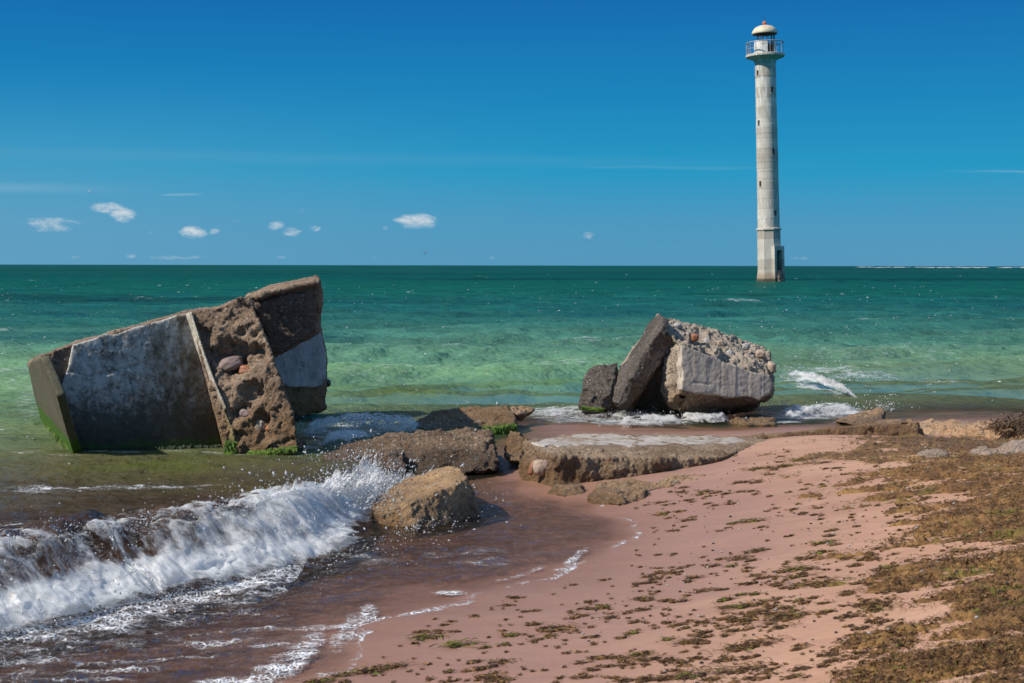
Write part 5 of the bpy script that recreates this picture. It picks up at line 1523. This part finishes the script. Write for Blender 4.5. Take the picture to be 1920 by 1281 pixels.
# edge of the thick carpet, from its tip at the far left to the bottom of the frame
EDGE = np.array([G(x, y, z)[:2] for x, y, z in [(1480, 826, .16), (1440, 850, .13), (1420, 876, .13), (1500, 890, .16), (1540, 915, .17), (1590, 945, .19), (1660, 985, .22), (1640, 1030, .22), (1690, 1060, .24), (1720, 1100, .26), (1650, 1155, .25), (1760, 1180, .29), (1640, 1225, .27), (1590, 1250, .27), (1320, 1281, .20)]])
def weed_density(x, y):
    """0 bare sand .. 1 thick weed"""
    q = P2(x, y)
    o = np.argsort(EDGE[:, 1])
    ex = np.interp(y, EDGE[o, 1], EDGE[o, 0])
    d = (x - ex)
    w1 = fbm(q * (1.0, 2.6, 1), 1.5, 5, .6, 3); w2 = fbm(q * (.9, 2.5, 1), 3.6, 5, .66, 5)
    base = sm(-.35, .55, d + .45 * w1)
    k = base * 1.05 + .46 * w1 + .52 * w2 - .43
    k = k - .55 * sm(9.3, 10.6, y) * sm(1.2, 0.2, d) * .6
    k = k - .26 * sm(7.6, 8.8, y) * sm(1.5, .4, d)
    k = np.where(y > 11.2, k - .5, k)
    return np.clip(k, 0, 1) * sm(-.75, -.1, d + .3 * w1)

# ---- matted bed: a low uneven cushion wherever the weed lies thick
u = fan_cols(520, 0, .46)
u = u[u > 0.09]
u = np.concatenate([u, np.linspace(u[-1] + .004, .75, 60)])
ys = [3.4]
while ys[-1] < 11.6: ys.append(ys[-1] + max(.010, .0030 * ys[-1]))
Yg, Ug = np.meshgrid(np.array(ys), u, indexing='ij')
xb, yb = (Ug * Yg).ravel(), Yg.ravel()
kd = weed_density(xb, yb)
q = P2(xb, yb)
gz = ground_z(xb, yb)
fl = fbm(q * (1, 1.4, 1), 12, 5, .68, 8); f2 = ridged(q * (1, 1.3, 1), 34, 3, .7, 9)
th = sm(.22, .75, kd) * (.008 + .014 * fl + .013 * f2 + .014 * np.clip(fbm(q, 3, 3, .5, 12), 0, 1))
zb = gz - .006 + th
keep = kd > .26
f = grid_faces(*Yg.shape); f = f[keep[f].any(1)]
used = np.unique(f); rm = np.full(len(xb), -1); rm[used] = np.arange(len(used))
bed = mesh_np('seaweed_carpet', np.stack([xb, yb, zb], 1)[used], rm[f])
c0, c1, c2, c3 = np.array((.265, .135, .046)), np.array((.10, .045, .018)), np.array((.37, .205, .066)), np.array((.20, .20, .020))
def tint(n_, q_):
    g = fbm(q_, 3.5, 3, .5, 21); h_ = fbm(q_, 9, 3, .6, 22)
    a = sm(-.3, .5, g)[:, None]
    c = c0 * (1 - a) + c2 * a
    b = sm(.05, .6, h_)[:, None] * .75
    c = c * (1 - b) + c1 * b
    return c
cb = tint(len(xb), q)
gr = (sm(.42, .6, fbm(q, 2.6, 4, .6, 31)) * .38)[:, None]
cb = cb * (1 - gr) + c3 * gr
gy = sm(8.6, 10.2, yb)[:, None] * .35
cb = cb * (1 - gy) + np.array((.16, .115, .075)) * gy
attr_c(bed, 'wcol', cb[used])
tag(link('seaweed_carpet', bed, M_WD), kind='stuff')

# ---- blades and torn scraps
class Blades:
    def __init__(s): s.co, s.f, s.c, s.k = [], [], [], 0
    def add(s, x, y, L, w_, col, lift, zoff=None):
        """a batch of curled strips lying at x, y"""
        n = len(x)
        th = wr.normal(0.0, .75, n); curl = wr.normal(0, 1.1, n); z0 = ground_z(x, y) if zoff is None else zoff
        rows = []
        NSEG = 4
        cx, cy, a = x.copy(), y.copy(), th.copy()
        a += np.where(wr.random(n) < .5, 0, math.pi)
        ph = wr.uniform(0, 6.28, n)
        for i in range(NSEG):
            tt = i / (NSEG - 1)
            z = z0 + .003 + lift * (np.sin(math.pi * tt) * .6 + .5 * np.abs(np.sin(ph + 4 * tt)))
            ww = w_ * (1.0 if i < NSEG - 1 else .35) * (.55 if i == 0 else 1)
            nx, ny = -np.sin(a), np.cos(a); tl = np.sin(ph + 2 * tt) * .8
            rows.append((np.stack([cx - nx * ww, cy - ny * ww, z - tl * ww], 1), np.stack([cx + nx * ww, cy + ny * ww, z + tl * ww], 1)))
            cx = cx + np.cos(a) * L / (NSEG - 1); cy = cy + np.sin(a) * L / (NSEG - 1); a = a + curl / (NSEG - 1)
        v = np.stack([r for pr in rows for r in pr], 1)          # n, 2*NSEG, 3
        b = s.k + np.arange(n)[:, None] * (2 * NSEG)
        for i in range(NSEG - 1):
            s.f.append(np.concatenate([b + 2 * i, b + 2 * i + 1, b + 2 * i + 3, b + 2 * i + 2], 1))
        s.co.append(v.reshape(-1, 3)); s.c.append(np.repeat(col, 2 * NSEG, axis=0)); s.k += n * 2 * NSEG
    def build(s, name):
        me = mesh_np(name, np.vstack(s.co), np.vstack(s.f)); attr_c(me, 'wcol', np.clip(np.vstack(s.c), 0, 1))
        return link(name, me, M_WD)
def blade_cols(n, green=.06):
    c = np.array([c0, c1, c2, (.14, .075, .03), (.17, .10, .03)])[wr.integers(0, 5, n)] * wr.uniform(.55, 1.35, n)[:, None]
    g = wr.random(n) < green
    c[g] = np.array((.17, .20, .015)) * wr.uniform(.5, 1.4, g.sum())[:, None]
    return c
B = Blades()
# on the carpet
n = 300000
Yr = 3.5 * (11.6 / 3.5) ** wr.random(n); Ur = wr.uniform(.09, .50, n); X = Ur * Yr
kk = weed_density(X, Yr)
ok = wr.random(n) < np.clip(kk * 1.15 - .03, 0, 1) * .42
X, Yr, kk = X[ok], Yr[ok], kk[ok]
q = P2(X, Yr)
gp = sm(.40, .6, fbm(q, 2.6, 4, .6, 31))
col = blade_cols(len(X), .03); mk = wr.random(len(X)) < gp * .35
col[mk] = np.array((.15, .21, .012)) * wr.uniform(.6, 1.5, mk.sum())[:, None]
gy = (sm(8.6, 10.2, Yr) * wr.uniform(.1, .5, len(X)))[:, None]
col = col * (1 - gy) + np.array((.17, .13, .09)) * gy
th_ = sm(.22, .75, kk) * .014
B.add(X, Yr, wr.uniform(.012, .045, len(X)), wr.uniform(.0007, .0021, len(X)), col, wr.uniform(.003, .018, len(X)), ground_z(X, Yr) + th_)
tag(B.build('seaweed_blades'), kind='stuff')

# ---- scattered tufts on the open sand
B = Blades()
lx, lf, lc, lk = [], [], [], 0
ico = bmesh.new(); bmesh.ops.create_icosphere(ico, subdivisions=2, radius=1.0)
ICV = np.array([v.co[:] for v in ico.verts]); ICF = np.array([[v.index for v in f.verts] for f in ico.faces]); ico.free()
def tuft(x, y, L, green):
    """a flattened dark knot of weed with strands trailing from it"""
    global lk
    nb_ = int(np.clip(6 + L * 600, 6, 90))
    px = x + wr.normal(0, L * .42, nb_); py = y + wr.normal(0, L * .20, nb_) + (px - x) * .12
    B.add(px, py, wr.uniform(.25, .9, nb_) * min(L, .09) * .8 + .005, wr.uniform(.0007, .0022, nb_), blade_cols(nb_, green), wr.uniform(.002, .004 + L * .11, nb_))
    nl = 2 + int(L * 150)
    for _ in range(nl):
        sx = min(L * wr.uniform(.12, .34) + .003, wr.uniform(.010, .017)); s3 = np.array((sx, sx * wr.uniform(.4, .8), sx * wr.uniform(.25, .6)))
        ox, oy = x + wr.normal(0, L * .30), y + wr.normal(0, L * .15)
        v = ICV * (1 + .5 * fbm(ICV + wr.uniform(0, 50, 3), 1.6, 3, .6)[:, None]) * s3
        v = v + (ox, oy, float(ground_z(np.array([ox]), np.array([oy]))[0]) + s3[2] * .25)
        g = blade_cols(1, green * 1.2)[0] * .62
        lx.append(v); lf.append(ICF + lk); lc.append(np.tile(g, (len(v), 1))); lk += len(v)
SC = []
n = 4200
px_, py_ = wr.uniform(560, 1920, n), 850 + 431 * wr.random(n) ** .8
dens = .40 + .9 * fbm(np.stack([px_ / 160, py_ / 70, px_ * 0], 1), 1.0, 4, .6, 55)
for x_, y_, d_ in zip(px_, py_, dens):
    if wr.random() > np.clip(d_, .12, 1): continue
    w0 = G(x_, y_, .1); zz = float(ground_z(np.array([w0[0]]), np.array([w0[1]]))[0]); w0 = G(x_, y_, zz); zz = float(ground_z(np.array([w0[0]]), np.array([w0[1]]))[0])
    if zz < .028: continue
    if y_ < 915 and x_ < 1370: continue
    if x_ < 1250 and y_ < 945: continue
    L = .008 + .042 * wr.random() ** 3.2 + (.05 * wr.random() if wr.random() < .045 else 0)
    SC.append((w0[0], w0[1], L, .22 if wr.random() < .10 else .01))
for x_, y_, L, g in [(862, 1207, .10, .5), (1045, 1178, .10, .1), (1000, 1170, .05, .05), (1420, 1035, .075, .25), (1385, 1050, .06, .05), (1540, 1040, .07, .2), (1490, 1070, .10, .35), (1540, 1105, .13, .1), (1500, 1085, .07, .3), (1400, 1140, .10, .3), (1470, 1170, .13, .05), (1390, 1215, .12, .05), (1415, 1208, .10, .03), (1320, 1110, .06, .1),
                     (1410, 978, .11, .5), (1290, 975, .06, .05), (1540, 1022, .09, .35), (1690, 978, .05, .2), (1360, 1130, .06, .4), (1240, 965, .07, .05), (1300, 1085, .05, .05), (1520, 1050, .06, .05), (730, 1245, .09, .05), (690, 1255, .09, .15), (800, 1195, .10, .35), (940, 1240, .06, .05), (1200, 1230, .06, .1), (1380, 1262, .13, .1), (1290, 1270, .12, .1), (1180, 1190, .05, .3), (1290, 1205, .07, .05), (600, 1275, .07, .2), (640, 1262, .05, .05), (1420, 880, .10, .15), (1470, 872, .13, .3), (1390, 905, .07, .02), (1500, 858, .12, .3)]:
    w0 = G(x_, y_, .12)
    zz = float(ground_z(np.array([w0[0]]), np.array([w0[1]]))[0]); w0 = G(x_, y_, zz); SC.append((w0[0], w0[1], L, g))
for a in SC: tuft(*a)
tag(B.build('seaweed_strands'), kind='stuff')
me = mesh_np('seaweed_scraps', np.vstack(lx), np.vstack(lf)); attr_c(me, 'wcol', np.vstack(lc))
tag(link('seaweed_scraps', me, M_WD), kind='stuff')

# dry weed heaped on the ledge at the right edge
B = Blades(); n = 1500
b0 = np.array([G(1880, 806, .26)[:2], G(1960, 806, .27)[:2]]); tt = wr.random(n)
X = b0[0][0] + (b0[1][0] - b0[0][0]) * tt + wr.normal(0, .05, n); Yr = b0[0][1] + (b0[1][1] - b0[0][1]) * tt + wr.normal(0, .10, n)
cc = blade_cols(n, .0) * .5 + np.array((.10, .08, .06)) * .6
B.add(X, Yr, wr.uniform(.04, .12, n), wr.uniform(.002, .006, n), cc, wr.uniform(.02, .06, n), np.full(n, .235) + wr.exponential(.022, n))
tag(B.build('dry_seaweed'), 'heap of dry grey brown seaweed on the orange ledge at the right edge', 'seaweed')

# small pale and dark shells and pebbles among the weed
n = 420
X = wr.uniform(.05, .36, n); Yr = wr.uniform(4.6, 10.8, n); X = X * Yr
zz = ground_z(X, Yr); ok = zz > .06; X, Yr, zz = X[ok], Yr[ok], zz[ok]
v = []; f = []; c = []
for i in range(len(X)):
    s3 = wr.uniform(.003, .009) * np.array((1, wr.uniform(.6, 1), wr.uniform(.4, .8)))
    v.append(ICV * s3 + (X[i], Yr[i], zz[i] + s3[2] * .6 + .028 * float(sm(.22, .75, weed_density(X[i:i+1], Yr[i:i+1]))[0]))); f.append(ICF + i * len(ICV))
    k_ = wr.random(); c.append(np.tile((.50, .47, .43) if k_ < .35 else ((.035, .04, .055) if k_ < .7 else (.25, .13, .09)), (len(ICV), 1)))
me = mesh_np('shell_grit', np.vstack(v), np.vstack(f)); attr_c(me, 'wcol', np.vstack(c))
tag(link('shell_grit', me, M_WD), kind='stuff')

# ------------------------------------------------------------------ two gulls far off
M_GULL = mat_plain('white feathers', (0.75, 0.75, 0.74), 0.7, 0.08, 3, 0.1)
M_WING = mat_plain('grey wing feathers', (0.45, 0.46, 0.48), 0.7, 0.1, 3, 0.1)
def gull(px, py, Y, roll, label):
    g = empty('gull', P(px, py, Y), label, 'gull', 'gulls over the sea')
    bm = bmesh.new()
    prof = [(0, -.34), (.045, -.28), (.05, -.22), (.10, -.08), (.11, .05), (.07, .2), (.06, .34), (0, .36)]
    lathe(bm, prof, 12)
    bmesh.ops.rotate(bm, verts=bm.verts, matrix=Matrix.Rotation(R(90), 3, 'Y'))
    child('body', bm, M_GULL, g, True)
    for s_ in (-1, 1):
        bm = bmesh.new()
        pts = [(-.10, 0, .05), (.12, 0, .05), (.10, s_ * .38, .20), (-.09, s_ * .36, .20), (.20, s_ * .85, .12), (.10, s_ * .84, .12)]
        vs_ = [bm.verts.new(p_) for p_ in pts] + [bm.verts.new((p_[0], p_[1], p_[2] + .025)) for p_ in pts]
        for f in ((0, 1, 2, 3), (3, 2, 4, 5)):
            bm.faces.new([vs_[i] for i in f]); bm.faces.new([vs_[i + 6] for i in f[::-1]])
        for a_, b_ in ((0, 1), (1, 2), (2, 4), (4, 5), (5, 3), (3, 0)):
            bm.faces.new((vs_[a_], vs_[a_ + 6], vs_[b_ + 6], vs_[b_]))
        child('wing', bm, M_WING, g, True)
    g.rotation_euler = (R(roll), 0, R(35))
gull(168, 360, 330, 30, 'tiny gull flying in front of the streak of cloud, upper left')
gull(797, 475, 380, -40, 'tiny gull flying just above the horizon below the largest lone cloud')
